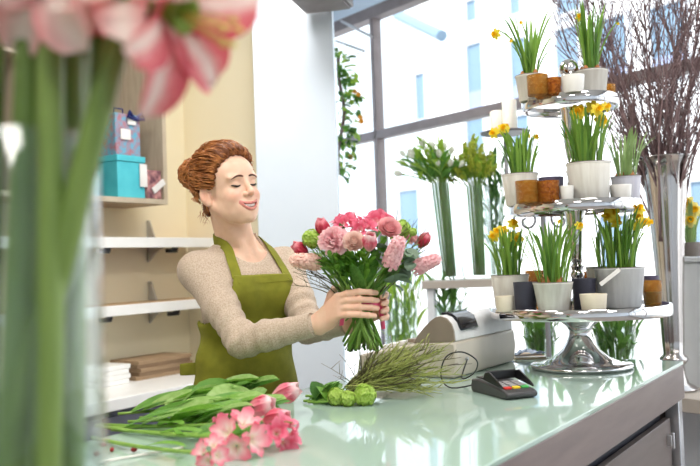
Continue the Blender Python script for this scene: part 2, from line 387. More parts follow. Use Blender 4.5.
for k in range(5):
    o = tag(MB().box((0, 0, .009), (.36 - .01 * (k % 2), .2, .018)).build('wooden_board', 'kraft' if k % 2 == 0 else 'kraft_dark', bevel=.001),
            ('lowest', 'second lowest', 'middle', 'second highest', 'topmost')[k] + ' brown wooden board stacked on the wall bench', 'board', 'boards on the wall bench')
    o.matrix_world = Matrix.Translation(wl(-.02 + .008 * (k % 3), .17, .7405 + k * .0185)) @ Matrix.Rotation(CANG + R(1.5 * (k % 3 - 1)), 4, 'Z')
for k in range(4):
    o = tag(MB().box((0, 0, .011), (.2, .16, .022)).build('paper_pack', 'shelf_white', bevel=.003), ('bottom', 'lower', 'upper', 'top')[k] + ' white paper pack in the pile left of the boards', 'paper pack', 'paper packs on the bench')
    o.matrix_world = Matrix.Translation(wl(-.36 + .01 * (k % 2), .2, .7405 + k * .0225)) @ Matrix.Rotation(CANG + R(2 * (k % 2)), 4, 'Z')
M('bracket_grey', (140, 134, 134), .6)
# dark fixture high on the pillar
fx = thing('wall_fixture', 'dark box shaped fixture high on the white pillar', 'fixture', mat=Matrix.Translation(W(320, 0, 3.88)) @ Matrix.Rotation(R(-14), 4, 'Z'))
MB().box((0, 0, .03), (.245, .3, .07)).build('housing', 'dark_metal', fx, bevel=.006)
MB().box((0, .005, -.009), (.215, .27, .01)).build('diffuser', 'bracket_grey', fx)
MB().box((.085, -.152, .02), (.03, .006, .01)).build('badge', 'gift_white', fx)
MB().box((0, .2, .04), (.06, .14, .03)).build('mount', 'dark_metal', fx)

# ---------------------------------------------------------------- right side display bench, plinth
M('bench_taupe', (188, 178, 168), .6, col2=(182, 172, 162)); M('plinth_white', (236, 238, 242), .5, col2=(232, 234, 238))
lb = thing('low_bench', 'low taupe window bench carrying the tall silver vase', 'bench', (1.42, 3.42, 0), math.atan2(WDIR.y, WDIR.x))
MB().box((.35, -.02, .68), (1.5, .42, .055)).build('top', 'bench_taupe', lb, bevel=.003)
for x in (-.35, .2, .45, 1.0):
    for y in (-.19, .15): MB().box((x, y, .326), (.045, .045, .652)).build('leg', 'plinth_white', lb, bevel=.003)
dt = thing('display_table', 'tall pale grey display table under the glass flower vases', 'table', W(468, 282, 4.42).to_3d(), R(-8))
DTZ = W(468, 279, 4.42).z; dt.location.z = 0
MB().box((.0, 0, DTZ - .02), (.46, .36, .04)).build('top', 'bench_taupe', dt, bevel=.003)
MB().box((.0, 0, .82), (.42, .32, .025)).build('shelf', 'plinth_white', dt, bevel=.003)
for x in (-.19, .19):
    for y in (-.14, .14): MB().box((x, y, (DTZ - .04) / 2), (.035, .035, DTZ - .04)).build('leg', 'plinth_white', dt, bevel=.003)
# ---------------------------------------------------------------- tiered cake stand
SX, SY = .738, 2.78
st = thing('tiered_stand', 'three tier polished silver cake stand holding potted daffodils', 'display stand', (SX, SY, CZ + .001))
def zl(z): return z - CZ - .001
T1, T2, T3 = 1.098, 1.432, 1.772       # heights of the tier surfaces
R1, R2, R3 = .288, .212, .157
MB().lathe([(.0, 0), (.158, 0), (.163, .004), (.163, .010), (.158, .014), (.125, .019), (.090, .033), (.060, .058), (.044, .084), (.036, .106), (.035, .120), (.044, .136),
            (.062, .150), (.074, .162), (.076, zl(T1) - .03), (0, zl(T1) - .03)], 64).build('foot', 'chrome', st, angle=60)
def tier(r, z, name):
    h = zl(z)
    MB().lathe([(0, h - .012), (r - .010, h - .012), (r - .006, h - .026), (r - .002, h - .028), (r, h - .025), (r, h + .004), (r - .003, h + .007), (r - .007, h + .003), (r - .009, h), (0, h)], 96).build(name, 'chrome', st, angle=50)
tier(R1, T1, 'tier_plate'); tier(R2, T2, 'tier_plate'); tier(R3, T3, 'tier_plate')
def column(z0, z1):
    a, b = zl(z0), zl(z1) - .022; h = b - a
    p = [(.0, 0), (.035, 0), (.035, .02), (.02, .03), (.014, .05), (.021, .06), (.021, .07), (.013, .08), (.02, .095), (.024, .107), (.017, .12), (.022, .132), (.015, .142), (.02, .16), (.026, .22), (.032, .30), (.036, .312), (0, .312)]
    MB().lathe([(r, a + z * h / .312) for r, z in p], 32).build('column', 'chrome', st, angle=50)
column(T1, T2); column(T2, T3)
fz = zl(T3)
MB().lathe([(0, 0), (.03, 0), (.03, .012), (.017, .022), (.014, .05), (.02, .056), (.023, .062), (.017, .068), (.02, .074), (.017, .08)] +
           [(max(1e-6, .032 * math.cos(R(t))), .108 + .032 * math.sin(R(t))) for t in range(-60, 91, 10)], 32, (0, 0, fz)).build('finial', 'chrome', st, angle=60)

# ---------------------------------------------------------------- pots, cups and candle glasses
M('pot_white', (242, 238, 230), .6, col2=(226, 220, 210), scale=7, stretch=(9, 9, .5), bump=.03)
M('pot_grey', (240, 240, 240), .6, col2=(224, 224, 225), scale=7, stretch=(9, 9, .5), bump=.03)
M('pot_lilac', (222, 220, 228), .6, col2=(204, 202, 214), scale=7, stretch=(9, 9, .5))
M('pot_rim', (140, 132, 126), .6)
M('soil', (74, 52, 38), .95, col2=(110, 78, 52), scale=160, bump=.4)
M('cup_cream', (238, 226, 204), .5); M('cup_white', (242, 238, 232), .45); M('cup_dark', (62, 62, 76), .55, col2=(54, 54, 66)); M('cup_purple', (88, 80, 104), .5)
M('wax', (250, 244, 232), .5, sss=.2)
M('amber', (252, 196, 92), .15, col2=(236, 146, 40), scale=110, trans=.7, ior=1.3, bump=1, bscale=240)
M('amber_dark', (242, 160, 66), .15, col2=(206, 104, 30), scale=110, trans=.65, ior=1.3, bump=1, bscale=240)
M('bulb', (190, 128, 74), .6, col2=(140, 84, 44), scale=30)
M('leaf_daff', (118, 160, 62), .4, col2=(150, 188, 84), scale=25, transl=.4, stretch=(1, 1, .3))
M('leaf_daff_pale', (140, 172, 100), .4, col2=(166, 192, 128), scale=25, transl=.3)
M('leaf_daff_deep', (88, 132, 54), .4, col2=(110, 152, 66), scale=25, transl=.35)
M('leaf_base', (206, 214, 150), .4, transl=.3)
M('daff_yellow', (255, 236, 84), .5, col2=(253, 230, 66), transl=.4)
M('daff_orange', (255, 220, 40), .5, col2=(253, 212, 30), transl=.35)
M('daff_cream', (250, 236, 140), .5, transl=.3)
def vessel(r0, r1, h, wall=.003, lip=.0):
    return [(0, 0), (r0 * .96, 0), (r0, .003), (r1, h - .004), (r1 + lip, h - .003), (r1 + lip, h), (r1 - wall, h), (r1 - wall - .001, h - .006), (r0 - wall, .004), (0, .004)]
def on_tier(px, d, z): 
    y = 254 - (z - CAM_H) * F_PX / d
    p = W(px, y, d); return V((p.x, p.y, z + .001))
def cup(px, d, z, r1, h, mat, label, name='candle_cup', cat='candle cup', r0=None, group='candle cups on the tiered stand', wax=False):
    o = thing(name, label, cat, on_tier(px, d, z), 0, group)
    MB().lathe(vessel(r0 or r1 * .88, r1, h, .004), 28).build('glass' if 'amber' in mat else 'cup', mat, o, angle=50)
    if wax: MB().lathe([(0, .006), (r1 * .8, .006), (r1 * .84, h * .55), (0, h * .55)], 20).build('wax', 'wax', o)
    return o
def daff_flower(parent, p, d, s, mat='daff_yellow', mat2='daff_orange'):
    m = aim(p, d, U(0, 6))
    o = put('petals', DAFF[mat], parent, m @ Matrix.Scale(s, 4)); put('corona', DAFF[mat2 + '_c'], parent, m @ Matrix.Scale(s, 4))
def _mkdaff():
    out = {}
    for mt in ('daff_yellow', 'daff_cream'):
        b = MB()
        for k in range(6):
            g = petal(.024, .017, 8 + (k % 2) * 6, -12, .18, 4, 2, .45, .0, base=.45, r0=.003)
            b.patch(g, mat=Matrix.Rotation(k * PI / 3, 4, 'Z'))
        out[mt] = b.mesh('daffodil_petals', mt, angle=180)
    for mt in ('daff_orange', 'daff_yellow'):
        prof = [(.003, -.012), (.004, 0), (.0075, .006), (.008, .014), (.010, .018), (.0115, .019), (.0095, .017), (.007, .012), (.006, .004), (.0, .002)]
        b = MB().lathe(prof, 12); out[mt + '_c'] = b.mesh('daffodil_corona', mt, angle=180)
    return out
DAFF = _mkdaff()
def strap(L, Wd, lean, bend, seed=0):
    """upright strap leaf mesh, base at origin, leaning toward +X"""
    g = []; x = z = 0.0; n = 7
    for i in range(n + 1):
        t = i / n; th = R(90 - lean - bend * t * t)
        if i: x += math.cos(th) * L / n; z += math.sin(th) * L / n
        w = Wd / 2 * (.75 + .25 * math.sin(min(1, t * 2) * PI / 2)) * (1 if t < .75 else math.sqrt(max(0.02, 1 - ((t - .75) / .25) ** 2)))
        row = []
        for s in (-1, 0, 1):
            off = .35 * w * abs(s); row.append((x - math.sin(th) * off, s * w, z + math.cos(th) * off))
        g.append(row)
    return g
_STR = {}
def leaf_mesh(mt, k):
    key = (mt, k)
    if key not in _STR:
        b = MB().patch(strap(.15, .0070 + .0012 * (k % 3), (3, 7, 12, 18, 5, 10)[k], (4, 10, 18, 40, 2, 26)[k]))
        _STR[key] = b.mesh('daffodil_leaf', mt, angle=180)
    return _STR[key]
def daffodil(px, d, z, r1, r0, h, potmat, label, nleaf, LH, heads, leafmat='leaf_daff', bulbs=0, fl='daff_yellow', spread=1.0, wide=1.0, cat='potted plant', name='potted_daffodil'):
    base = on_tier(px, d, z) if z < 5 else px
    o = thing(name, label, cat, base, U(0, .0), 'potted bulbs on the tiered stand')
    MB().lathe([(0, 0), (r0 * .95, 0), (r0, .003), (r1, h - .005), (r1 + .0015, h - .004), (r1 + .0015, h), (r1 - .003, h), (r1 - .005, h - .008), (r0 - .004, .008), (0, .008)], 36).build('pot', potmat, o, angle=50)
    MB().lathe([(r1 - .004, h - .001), (r1 + .002, h - .001), (r1 + .002, h + .0012), (r1 - .004, h + .0012)], 36, closed=True).build('pot_rim', 'pot_rim', o)
    sb = MB(); sb.lathe([(r1 - .0062, h - .012), (r1 * .6, h - .008), (0, h - .006)], 20)
    sb.build('soil', 'soil', o)
    for k in range(bulbs):
        a = k * 2.4 + .5; rr = r1 * .5
        MB().lathe([(0, 0), (.011, .004), (.013, .012), (.008, .024), (.004, .032), (0, .033)], 10, (rr * math.cos(a), rr * math.sin(a), h - .014)).build('bulb', 'bulb', o)
    for k in range(int(nleaf * 1.8)):
        a = U(0, 2 * PI); rr = r1 * .72 * math.sqrt(U()) * spread; sc = LH / .15 * U(.7, 1.16)
        me = leaf_mesh(leafmat if leafmat != 'leaf_daff' or k % 3 else 'leaf_daff_deep', random.choice((0, 0, 1, 1, 2, 2, 4, 5, 5, 3) if wide >= 1 else (0, 4, 1, 2)))
        m = Matrix.Translation((rr * math.cos(a), rr * math.sin(a), h - .012)) @ Matrix.Rotation(a + U(-.6, .6), 4, 'Z') @ Matrix.Diagonal((sc * wide, U(.9, 1.15), sc, 1))
        put('leaf', me, o, m)
    for (hx, hy, fdir, s) in heads:
        dd = d + U(-.03, .02); p = W(hx, hy, dd) - base
        a = U(0, 2 * PI); root = V((r1 * .4 * math.cos(a), r1 * .4 * math.sin(a), h - .01))
        fd = V(fdir).normalized(); neck = p - fd * .012 * s; top = neck + V((0, 0, .012)) - fd * .006
        pts = bez(root, V((root.x * .8 + top.x * .2, root.y * .8 + top.y * .2, top.z * .75)), top, 8)[:-1] + bez(top, top + V((0, 0, .006)), neck, 3)
        stm = MB().tube(pts, [.0028] * 7 + [.002] * (len(pts) - 7), 6).build('flower_stem', leafmat, o, angle=180)
        daff_flower(stm, p, fd, s * 1.05, fl, 'daff_orange')
    return o
C_ = V((0, -1, 0))
def fd(x, z=0): return (x, -1, z)
# bottom tier
daffodil(511, 2.80, T1, .061, .050, .110, 'pot_white', 'off-white pot of yellow daffodils, leftmost on the bottom tier', 22, .16,
         [(494, 236, fd(-.5), .8), (503, 231, fd(-.2, .3), .8), (516, 239, fd(.1), 1.0), (513, 224, fd(.2, .5), .8), (498, 232, fd(-.6, .3), .8)])
cup(505, 2.66, T1, .029, .048, 'cup_cream', 'small cream cup at the left rim of the bottom tier', wax=True)
cup(526, 2.64, T1, .036, .090, 'cup_dark', 'charcoal cup between cream cup and narrow white pot on bottom tier')
daffodil(554, 2.585, T1, .059, .046, .088, 'pot_white', 'small whitewashed pot of leafy shoots at the front of the bottom tier', 26, .20, [(560, 222, fd(.1, .8), .35), (579, 226, fd(.4, .4), .6)], bulbs=5, leafmat='leaf_daff')
cup(585, 2.67, T1, .037, .094, 'cup_dark', 'charcoal cup between two pots at centre of bottom tier')
cup(594, 2.535, T1, .040, .051, 'cup_cream', 'low ivory cup in front of the grey daffodil pot')
daffodil(621, 2.665, T1, .076, .062, .124, 'pot_grey', 'large grey pot of yellow daffodils, rightmost on the bottom tier', 30, .19,
         [(612, 213, fd(-.1, .2), 1.0), (608, 216, fd(-.5), .8), (616, 222, fd(.1), .8), (639, 209, fd(.1, .5), .8), (638, 216, fd(.3), .8), (642, 222, fd(.6), .8), (648, 222, fd(.9), .7), (637, 226, fd(.4, -.2), .7)])
tg = tag(MB().box((0, 0, 0), (.075, .002, .012)).build('plant_tag', 'cup_white'), 'ivory plant tag stuck in the grey daffodil pot', 'plant tag')
tg.matrix_world = Matrix.Translation(W(610, 277, 2.575)) @ Matrix.Rotation(R(-36), 4, 'Y')
cup(653, 2.735, T1, .031, .078, 'amber', 'amber candle glass at the right rim of the bottom tier', 'candle_glass', 'candle glass', group='amber candle glasses', wax=True)
cup(652, 2.85, T1, .026, .090, 'cup_purple', 'dark cup behind the amber glass at the right rim of the bottom tier')
cup(536, 2.90, T1, .032, .12, 'amber', 'amber candle glass behind the charcoal cup on the bottom tier', 'candle_glass', 'candle glass', group='amber candle glasses')
cup(591, 2.93, T1, .03, .11, 'amber_dark', 'amber candle glass at the back centre of the bottom tier', 'candle_glass', 'candle glass', group='amber candle glasses')
daffodil(603, 2.86, T1, .05, .042, .125, 'pot_white', 'white pot mostly hidden behind the grey daffodil pot', 8, .15, [])
# middle tier
daffodil(521, 2.775, T2, .058, .048, .104, 'pot_white', 'white pot of daffodils, leftmost on the middle tier', 24, .15,
         [(494, 133, fd(-.8), .75), (503, 129, fd(-.2, .4), .8), (505, 128, fd(.3, .5), .7), (527, 136, fd(-.1, .7), .5), (536, 137, fd(.3, .6), .45)])
cup(527.5, 2.645, T2, .036, .070, 'amber', 'amber candle glass at the left rim of the middle tier', 'candle_glass', 'candle glass', group='amber candle glasses', r0=.035)
cup(549, 2.625, T2, .033, .066, 'amber_dark', 'deep amber candle glass at the front of the middle tier', 'candle_glass', 'candle glass', group='amber candle glasses', r0=.032)
cup(552, 2.75, T2, .040, .088, 'cup_purple', 'purple grey cup behind the amber glasses on the middle tier')
cup(567, 2.615, T2, .022, .048, 'cup_white', 'small white cup left of the middle tier daffodils')
daffodil(590, 2.655, T2, .068, .058, .120, 'pot_white', 'whitewashed pot of bright daffodils at the front of the middle tier', 34, .165,
         [(578, 112, fd(-.4), 1.0), (580, 111, fd(-.2, .3), .9), (593, 108, fd(.1), 1.0), (597, 110, fd(.3, .2), .9), (601, 121, fd(.2), .95), (606, 107, fd(.6, .3), .7)])
cup(621, 2.66, T2, .034, .049, 'cup_white', 'low white cup at the right rim of the middle tier')
daffodil(627, 2.80, T2, .047, .040, .086, 'pot_lilac', 'lilac grey pot of pale budded shoots on the middle tier', 16, .16, [], leafmat='leaf_daff_pale', bulbs=4)
# top tier
daffodil(531, 2.765, T3, .047, .038, .084, 'pot_white', 'white pot with a drooping daffodil, left on the top tier', 16, .19,
         [(496, 34, fd(-1.2, -.3), .75), (521, 23, fd(-.3, .8), .3), (511, 41, fd(-.5, .2), .25)], bulbs=4, spread=.6, wide=1.3)
cup(538, 2.665, T3, .033, .064, 'amber', 'amber candle glass at the front left of the top tier', 'candle_glass', 'candle glass', group='amber candle glasses', r0=.032)
cup(554, 2.655, T3, .024, .052, 'amber_dark', 'small dark amber glass beside the finial on the top tier', 'candle_glass', 'candle glass', group='amber candle glasses')
cup(573, 2.645, T3, .037, .055, 'cup_white', 'low white cup in front of the top tier finial', r0=.033)
daffodil(592, 2.765, T3, .054, .044, .092, 'pot_white', 'white pot of tall shoots, right on the top tier', 24, .22, [(580, 17, fd(-.5, .1), .6), (618, 24, fd(.4, .9), .25)], bulbs=5, spread=.7, wide=.6)
cup(610, 2.83, T3, .02, .06, 'amber', 'amber glass at the right rim of the top tier', 'candle_glass', 'candle glass', group='amber candle glasses')
# ---------------------------------------------------------------- flowers and vases by the window
M('stem_green', (104, 146, 62), .45, col2=(128, 166, 80), scale=20, transl=.15)
M('stem_light', (150, 184, 96), .45, col2=(128, 168, 78), scale=20, transl=.35)
M('leaf_green', (92, 142, 58), .45, col2=(120, 168, 76), scale=18, transl=.42)
M('leaf_dark', (64, 106, 50), .5, col2=(86, 128, 62), scale=18, transl=.35)
M('leaf_lime', (150, 186, 60), .5, col2=(174, 204, 84), scale=18, transl=.35)
M('petal_white', (248, 248, 240), .5, col2=(240, 242, 226), transl=.35)
M('petal_limeyellow', (206, 214, 84), .5, col2=(186, 200, 66), transl=.35)
M('twig_brown', (130, 106, 106), .8, col2=(146, 122, 122), scale=30)
M('twig_bud', (132, 112, 112), .8)
M('iron_grey', (150, 150, 154), .45, metal=.6)
M('orange_bloom', (244, 178, 60), .5, transl=.3)
LEAF = {}
def leaf_obj(parent, mt, p, d, L, wd, roll=None, a0=20, a1=-30, name='leaf', cup=.25):
    key = (mt, round(wd / L, 1), a0, a1)
    if key not in LEAF:
        LEAF[key] = MB().patch(petal(1.0, round(wd / L, 1) or .1, a0, a1, cup, 7, 2, .42, .0, base=.12)).mesh('leaf', mt, angle=180)
    d = V(d).normalized(); up = V((0, 0, 1)) if abs(d.z) < .95 else V((1, 0, 0))
    y = up.cross(d).normalized(); z = d.cross(y)
    m = Matrix((( d.x, y.x, z.x, p[0]), (d.y, y.y, z.y, p[1]), (d.z, y.z, z.z, p[2]), (0, 0, 0, 1))) @ Matrix.Rotation(U(-.5, .5) if roll is None else roll, 4, 'X') @ Matrix.Scale(L, 4)
    return put(name, LEAF[key], parent, m)
def glass_vase(p, r, h, label, name='glass_vase', group=None, water=.6, mat='thin_glass'):
    o = thing(name, label, 'vase', p, 0, group)
    MB().lathe([(0, 0), (r * .96, 0), (r, .006), (r * 1.0, h), (r * .97, h), (r * .965, .014), (0, .012)], 36).build('glass', mat, o, angle=50)
    return o
def mk_bud(mt, n=5, L=.04, w=.028):
    b = MB()
    for k in range(n): b.patch(petal(L, w, 62, 98, .5, 5, 3, .5, .2, base=.3, r0=.003), mat=Matrix.Rotation(k * 2 * PI / n, 4, 'Z'))
    return b.mesh('bud', mt, angle=180)
BUDW = mk_bud('petal_white')
def mk_spray(mt):
    b = MB(); r = random.Random(3)
    for k in range(46):
        t = r.random(); a = r.uniform(0, 6.28); rr = .022 * (1 - t * .7) * r.uniform(.4, 1)
        b.ball((rr * math.cos(a), rr * math.sin(a), t * .075), r.uniform(.003, .0055), 5, 4)
    return b.mesh('spray', mt, angle=180)
SPRAY = mk_spray('petal_limeyellow')
def bunch(vp, vr, vh, n, top, kind, label, group, name, cat, spread=.12, lean=(0, 0)):
    """n flower stems standing in one vase"""
    order = ('leftmost', 'second', 'third')
    for k in range(n):
        a = k * 2.399; q = math.sqrt((k + .5) / n); hx, hy = spread * q * math.cos(a) + lean[0], spread * q * math.sin(a) + lean[1]; hz = top * (1 - .22 * q * q) * U(.92, 1.03)
        o = thing(name, label, cat, (vp[0], vp[1], vp[2]), 0, group)
        ra = a; root = V((vr * .45 * q * math.cos(ra), vr * .55 * q * math.sin(ra), .016)); rim = V((vr * .6 * q * math.cos(a) + lean[0] * .4, vr * .6 * q * math.sin(a) + lean[1] * .4, vh)); head = V((hx, hy, hz))
        pts = [root, root.lerp(rim, .5), rim, rim.lerp(head, .5) + V((hx * .02, hy * .02, .01)), head]
        MB().tube(pts, [.0036, .0034, .0034, .003, .0026], 6).build('stem', 'stem_light', o, angle=180)
        d = (head - rim).normalized(); s = U(.85, 1.2)
        if kind == 'white':
            put('flower', BUDW, o, aim(head, d, U(0, 6), s))
            for j in range(4): leaf_obj(o, 'leaf_lime' if j % 2 else 'leaf_green', rim.lerp(head, .2 + .2 * j), d + V((U(-1, 1), U(-1, 1), .3)), U(.08, .13), .028)
        else:
            put('flower', SPRAY, o, aim(head - d * .04, d, U(0, 6), s)); 
            for j in range(2): put('flower', SPRAY, o, aim(rim.lerp(head, .6 + .15 * j), d + V((U(-.6, .6), U(-.6, .6), .2)), U(0, 6), s * .8))
            for j in range(4): leaf_obj(o, 'leaf_lime', rim.lerp(head, .2 + .2 * j), d + V((U(-1, 1), U(-1, 1), .4)), U(.06, .11), .02)
def base_at(px, d, z): 
    p = W(px, 260, d); return V((p.x, p.y, z))
g_tall = 'tall clear vases on the display table'
v1 = base_at(449, 4.40, DTZ + .001); v2 = base_at(479, 4.44, DTZ + .001); v3 = base_at(496, 4.52, DTZ + .001)
glass_vase(v1, .075, .50, 'clear glass vase of white blooms, left on the display table', group=g_tall); bunch(v1, .075, .50, 28, .73, 'white', 'white bloom with green leaves in the left tall glass vase', 'white blooms in the tall vase', 'white_flower', 'flower', .16, (-.08, 0))
glass_vase(v2, .07, .48, 'clear glass vase of yellow-green sprays, right on the display table', group=g_tall); bunch(v2, .07, .48, 26, .70, 'spray', 'yellow-green flower spray in the right tall glass vase', 'yellow green sprays in the tall vase', 'flower_spray', 'flower spray', .13, (-.02, 0))
stems_late = v3
# green stems in low vases: under the display table and beyond the counter end
def stems_vase(p, r, h, n, top, label, mt='leaf_green', name='foliage_stem', lab2='', grp=''):
    glass_vase(p, r, h, label, group='low vases of cut greenery')
    for k in range(n):
        a = k * 2.399; q = math.sqrt((k + .5) / n); o = thing(name, lab2, 'foliage', p, 0, grp)
        root = V((r * .5 * q * math.cos(a), r * .5 * q * math.sin(a), .016)); hd = V((r * 1.5 * q * math.cos(a), r * 1.5 * q * math.sin(a), top * U(.85, 1.05))); mid = root.lerp(hd, .6) * 1.0
        mid.x *= .6; mid.y *= .6
        MB().tube(bez(root, mid, hd, 5), .0032, 5).build('stem', 'stem_green', o, angle=180)
        for j in range(5):
            t = .3 + .16 * j; leaf_obj(o, mt, root.lerp(hd, t), (hd - root).normalized() + V((U(-.7, .7), U(-.7, .7), .5)), U(.08, .15), .026)
stems_vase(base_at(537, 3.75, .70), .065, .26, 14, .36, 'low glass vase of green leaves behind the stand foot, left', lab2='green leafy stem in the low vase left of the stand foot', grp='stems left of the stand foot')
stems_vase(base_at(612, 3.65, .70), .085, .26, 18, .34, 'low glass vase of green leaves behind the stand foot, right', lab2='green leafy stem in the low vase right of the stand foot', grp='stems right of the stand foot')
stems_vase(base_at(448, 4.42, .834), .07, .20, 8, .31, 'glass vase of greenery on the lower shelf of the display table', lab2='green stem in the vase on the display table lower shelf', grp='stems on the lower shelf')
stems_vase(v3, .05, .42, 10, .60, 'narrow glass vase of dark green leaves right of the yellow-green sprays', mt='leaf_dark', lab2='dark green stem in the narrow vase behind the sprays', grp='stems in the narrow vase')
stems_vase(base_at(399, 4.60, .60), .09, .45, 14, .62, 'glass vase of pale greenery by the window mullion', mt='leaf_lime', lab2='pale green stem in the vase by the window mullion', grp='stems by the mullion')
pb = thing('flower_plinth', 'white plinth by the window carrying a vase of greenery', 'plinth', base_at(399, 4.60, 0))
MB().box((0, 0, .29), (.22, .22, .58)).build('body', 'plinth_white', pb, bevel=.004); MB().box((0, 0, .589), (.25, .25, .018)).build('cap', 'bench_taupe', pb, bevel=.003)
bb = thing('window_bench', 'pale bench behind the counter end carrying low vases', 'bench', W(575, 300, 3.72), R(-12)); bb.location.z = 0
MB().box((0, 0, .672), (.62, .26, .05)).build('top', 'bench_taupe', bb, bevel=.003)
for x in (-.27, .27):
    for y in (-.1, .1): MB().box((x, y, .323), (.04, .04, .646)).build('leg', 'plinth_white', bb, bevel=.003)
# ---------------------------------------------------------------- silver trumpet vase with bare twigs
vb = base_at(669, 3.45, .7085)
tv = thing('trumpet_vase', 'tall fluted silver trumpet vase full of bare twigs', 'vase', vb)
prof = [(0, 0), (.085, 0), (.088, .008), (.08, .016), (.055, .03), (.044, .06), (.04, .10), (.052, .115), (.056, .125), (.052, .135), (.04, .145), (.042, .2), (.047, .35), (.055, .5), (.064, .65), (.074, .76), (.082, .85), (.09, .90), (.10, .925), (.112, .94), (.110, .944), (.096, .93), (.084, .9), (.07, .76), (.05, .5), (.0, .48)]
seg = 56; b = MB(); vs = []
for (r, z) in prof:
    for k in range(seg):
        a = 2 * PI * k / seg; rr = r * (1 + (.035 * math.cos(14 * a) if .15 < z < .92 else 0)); vs.append((rr * math.cos(a), rr * math.sin(a), z))
fs = [(i * seg + k, i * seg + (k + 1) % seg, (i + 1) * seg + (k + 1) % seg, (i + 1) * seg + k) for i in range(len(prof) - 1) for k in range(seg)]
b.add(vs, fs); b.build('body', 'silver_brushed', tv, angle=60)
rt = random.Random(11)
def branch_mesh(k, spread_x, spread_y, L):
    b = MB(); n = 9; pts = []; p = V((rt.uniform(-.05, .05), rt.uniform(-.05, .05), 0)); d = V((spread_x * .5, spread_y * .5, 1)).normalized()
    tgt = V((spread_x, spread_y, 1)).normalized()
    for i in range(n + 1):
        pts.append(p.copy()); d = (d.lerp(tgt, .2) + V((rt.uniform(-.07, .07), rt.uniform(-.07, .07), 0))).normalized(); p = p + d * L / n
    b.tube(pts, [.0052 * (1 - .75 * i / n) for i in range(n + 1)], 5)
    tb = []
    for j in range(15):
        t = rt.uniform(.22, .98) * n; i = int(t); q = pts[i].lerp(pts[min(n, i + 1)], t - i); dd = (pts[min(n, i + 1)] - pts[max(0, i - 1)]).normalized()
        sd = (dd + V((rt.uniform(-.9, .9), rt.uniform(-.9, .9), rt.uniform(-.1, .5)))).normalized(); l = rt.uniform(.08, .30); e1 = q + sd * l * .5 + V((0, 0, .015)); e2 = q + sd * l + V((rt.uniform(-.02, .02), 0, .05))
        b.tube([q, e1, e2], [.0024, .0018, .0009], 4)
        for s in (.35, .6, .85, 1):
            w = q.lerp(e2, s) + V((0, 0, .012)); b.ball(w, rt.uniform(.0022, .004), 4, 3)
            if rt.random() < .4:
                s3 = (sd + V((rt.uniform(-1, 1), rt.uniform(-1, 1), .3))).normalized(); b.tube([q.lerp(e2, s), q.lerp(e2, s) + s3 * rt.uniform(.03, .10)], [.0014, .0006], 4)
    return b
for k in range(42):
    sx = -.50 + 1.0 * ((k * .618) % 1); sy = rt.uniform(-.3, .3)
    o = tag(branch_mesh(k, sx, sy, rt.uniform(.85, 1.2)).build('bare_branch', 'twig_brown', angle=180), 'bare brown branch with side twigs standing in the silver vase', 'branch', 'bare branches in the silver vase')
    o.location = vb + V((0, 0, .60)); o.location.x += 0
# ---------------------------------------------------------------- small things at the window
pl = thing('corner_plinth', 'white square plinth under the small daffodil pot by the window', 'plinth', base_at(700, 3.55, 0), R(-50))
zpl = W(690, 257, 3.55).z
MB().box((0, 0, zpl / 2 - .01), (.15, .15, zpl - .02)).build('body', 'plinth_white', pl, bevel=.004); MB().box((0, 0, zpl - .011), (.17, .17, .02)).build('cap', 'plinth_white', pl, bevel=.003)
pd = base_at(692, 3.52, zpl + .001)
pp = thing('potted_daffodil', 'small dark pot of pale daffodils on the white plinth at the right edge', 'potted plant', pd)
MB().lathe(vessel(.036, .045, .06), 24).build('pot', 'pot_rim', pp, angle=50); MB().lathe([(.041, .05), (0, .054)], 16).build('soil', 'soil', pp)
for k in range(18):
    a = U(0, 6.28); rr = .026 * math.sqrt(U()); s = U(.9, 1.5)
    put('leaf', leaf_mesh('leaf_daff_pale', k % 6), pp, Matrix.Translation((rr * math.cos(a), rr * math.sin(a), .05)) @ Matrix.Rotation(a, 4, 'Z') @ Matrix.Scale(s, 4))
for (hx, hy) in ((687, 203), (694, 210), (690, 220)):
    q = W(hx, hy, 3.48) - pd; stm = MB().tube(bez((0, 0, .05), (q.x * .3, q.y * .3, q.z * .8), q, 5), .003, 5).build('flower_stem', 'leaf_daff', pp, angle=180); daff_flower(stm, q, (-.3, -1, .1), 1.3, 'daff_cream', 'daff_orange')
# iron candle stand with two white pillar candles
cb = base_at(545, 3.55, 0); cs_ = thing('candle_stand', 'grey iron candle stand with scrolls behind the tiered stand', 'candle stand', cb)
zt_ = W(508, 131, 3.55).z; xl = W(505, 131, 3.55).x - cb.x
MB().lathe([(0, 0), (.13, 0), (.13, .012), (.02, .03), (.011, .05), (.011, zt_ - .25), (0, zt_ - .25)], 24).build('post', 'iron_grey', cs_)
b = MB(); b.tube([(0, 0, zt_ - .27), (xl * .5, 0, zt_ - .30), (xl, 0, zt_ - .2), (xl, 0, zt_ - .012)], .008, 8); b.build('arm', 'iron_grey', cs_, angle=180)
for s in (-1, 1):
    pts = [V((s * (.02 + .055 * (1 - t) * math.cos(t * 9)) + s * .05, 0, zt_ - .38 + .06 * (1 - t) * math.sin(t * 9))) for t in [i / 24 * .85 for i in range(25)]]
    MB().tube(pts, .006, 6).build('scroll', 'iron_grey', cs_, angle=180)
MB().lathe([(0, 0), (.10, 0), (.105, .008), (.10, .010), (0, .010)], 28, (xl, 0, zt_ - .012)).build('candle_plate', 'iron_grey', cs_)
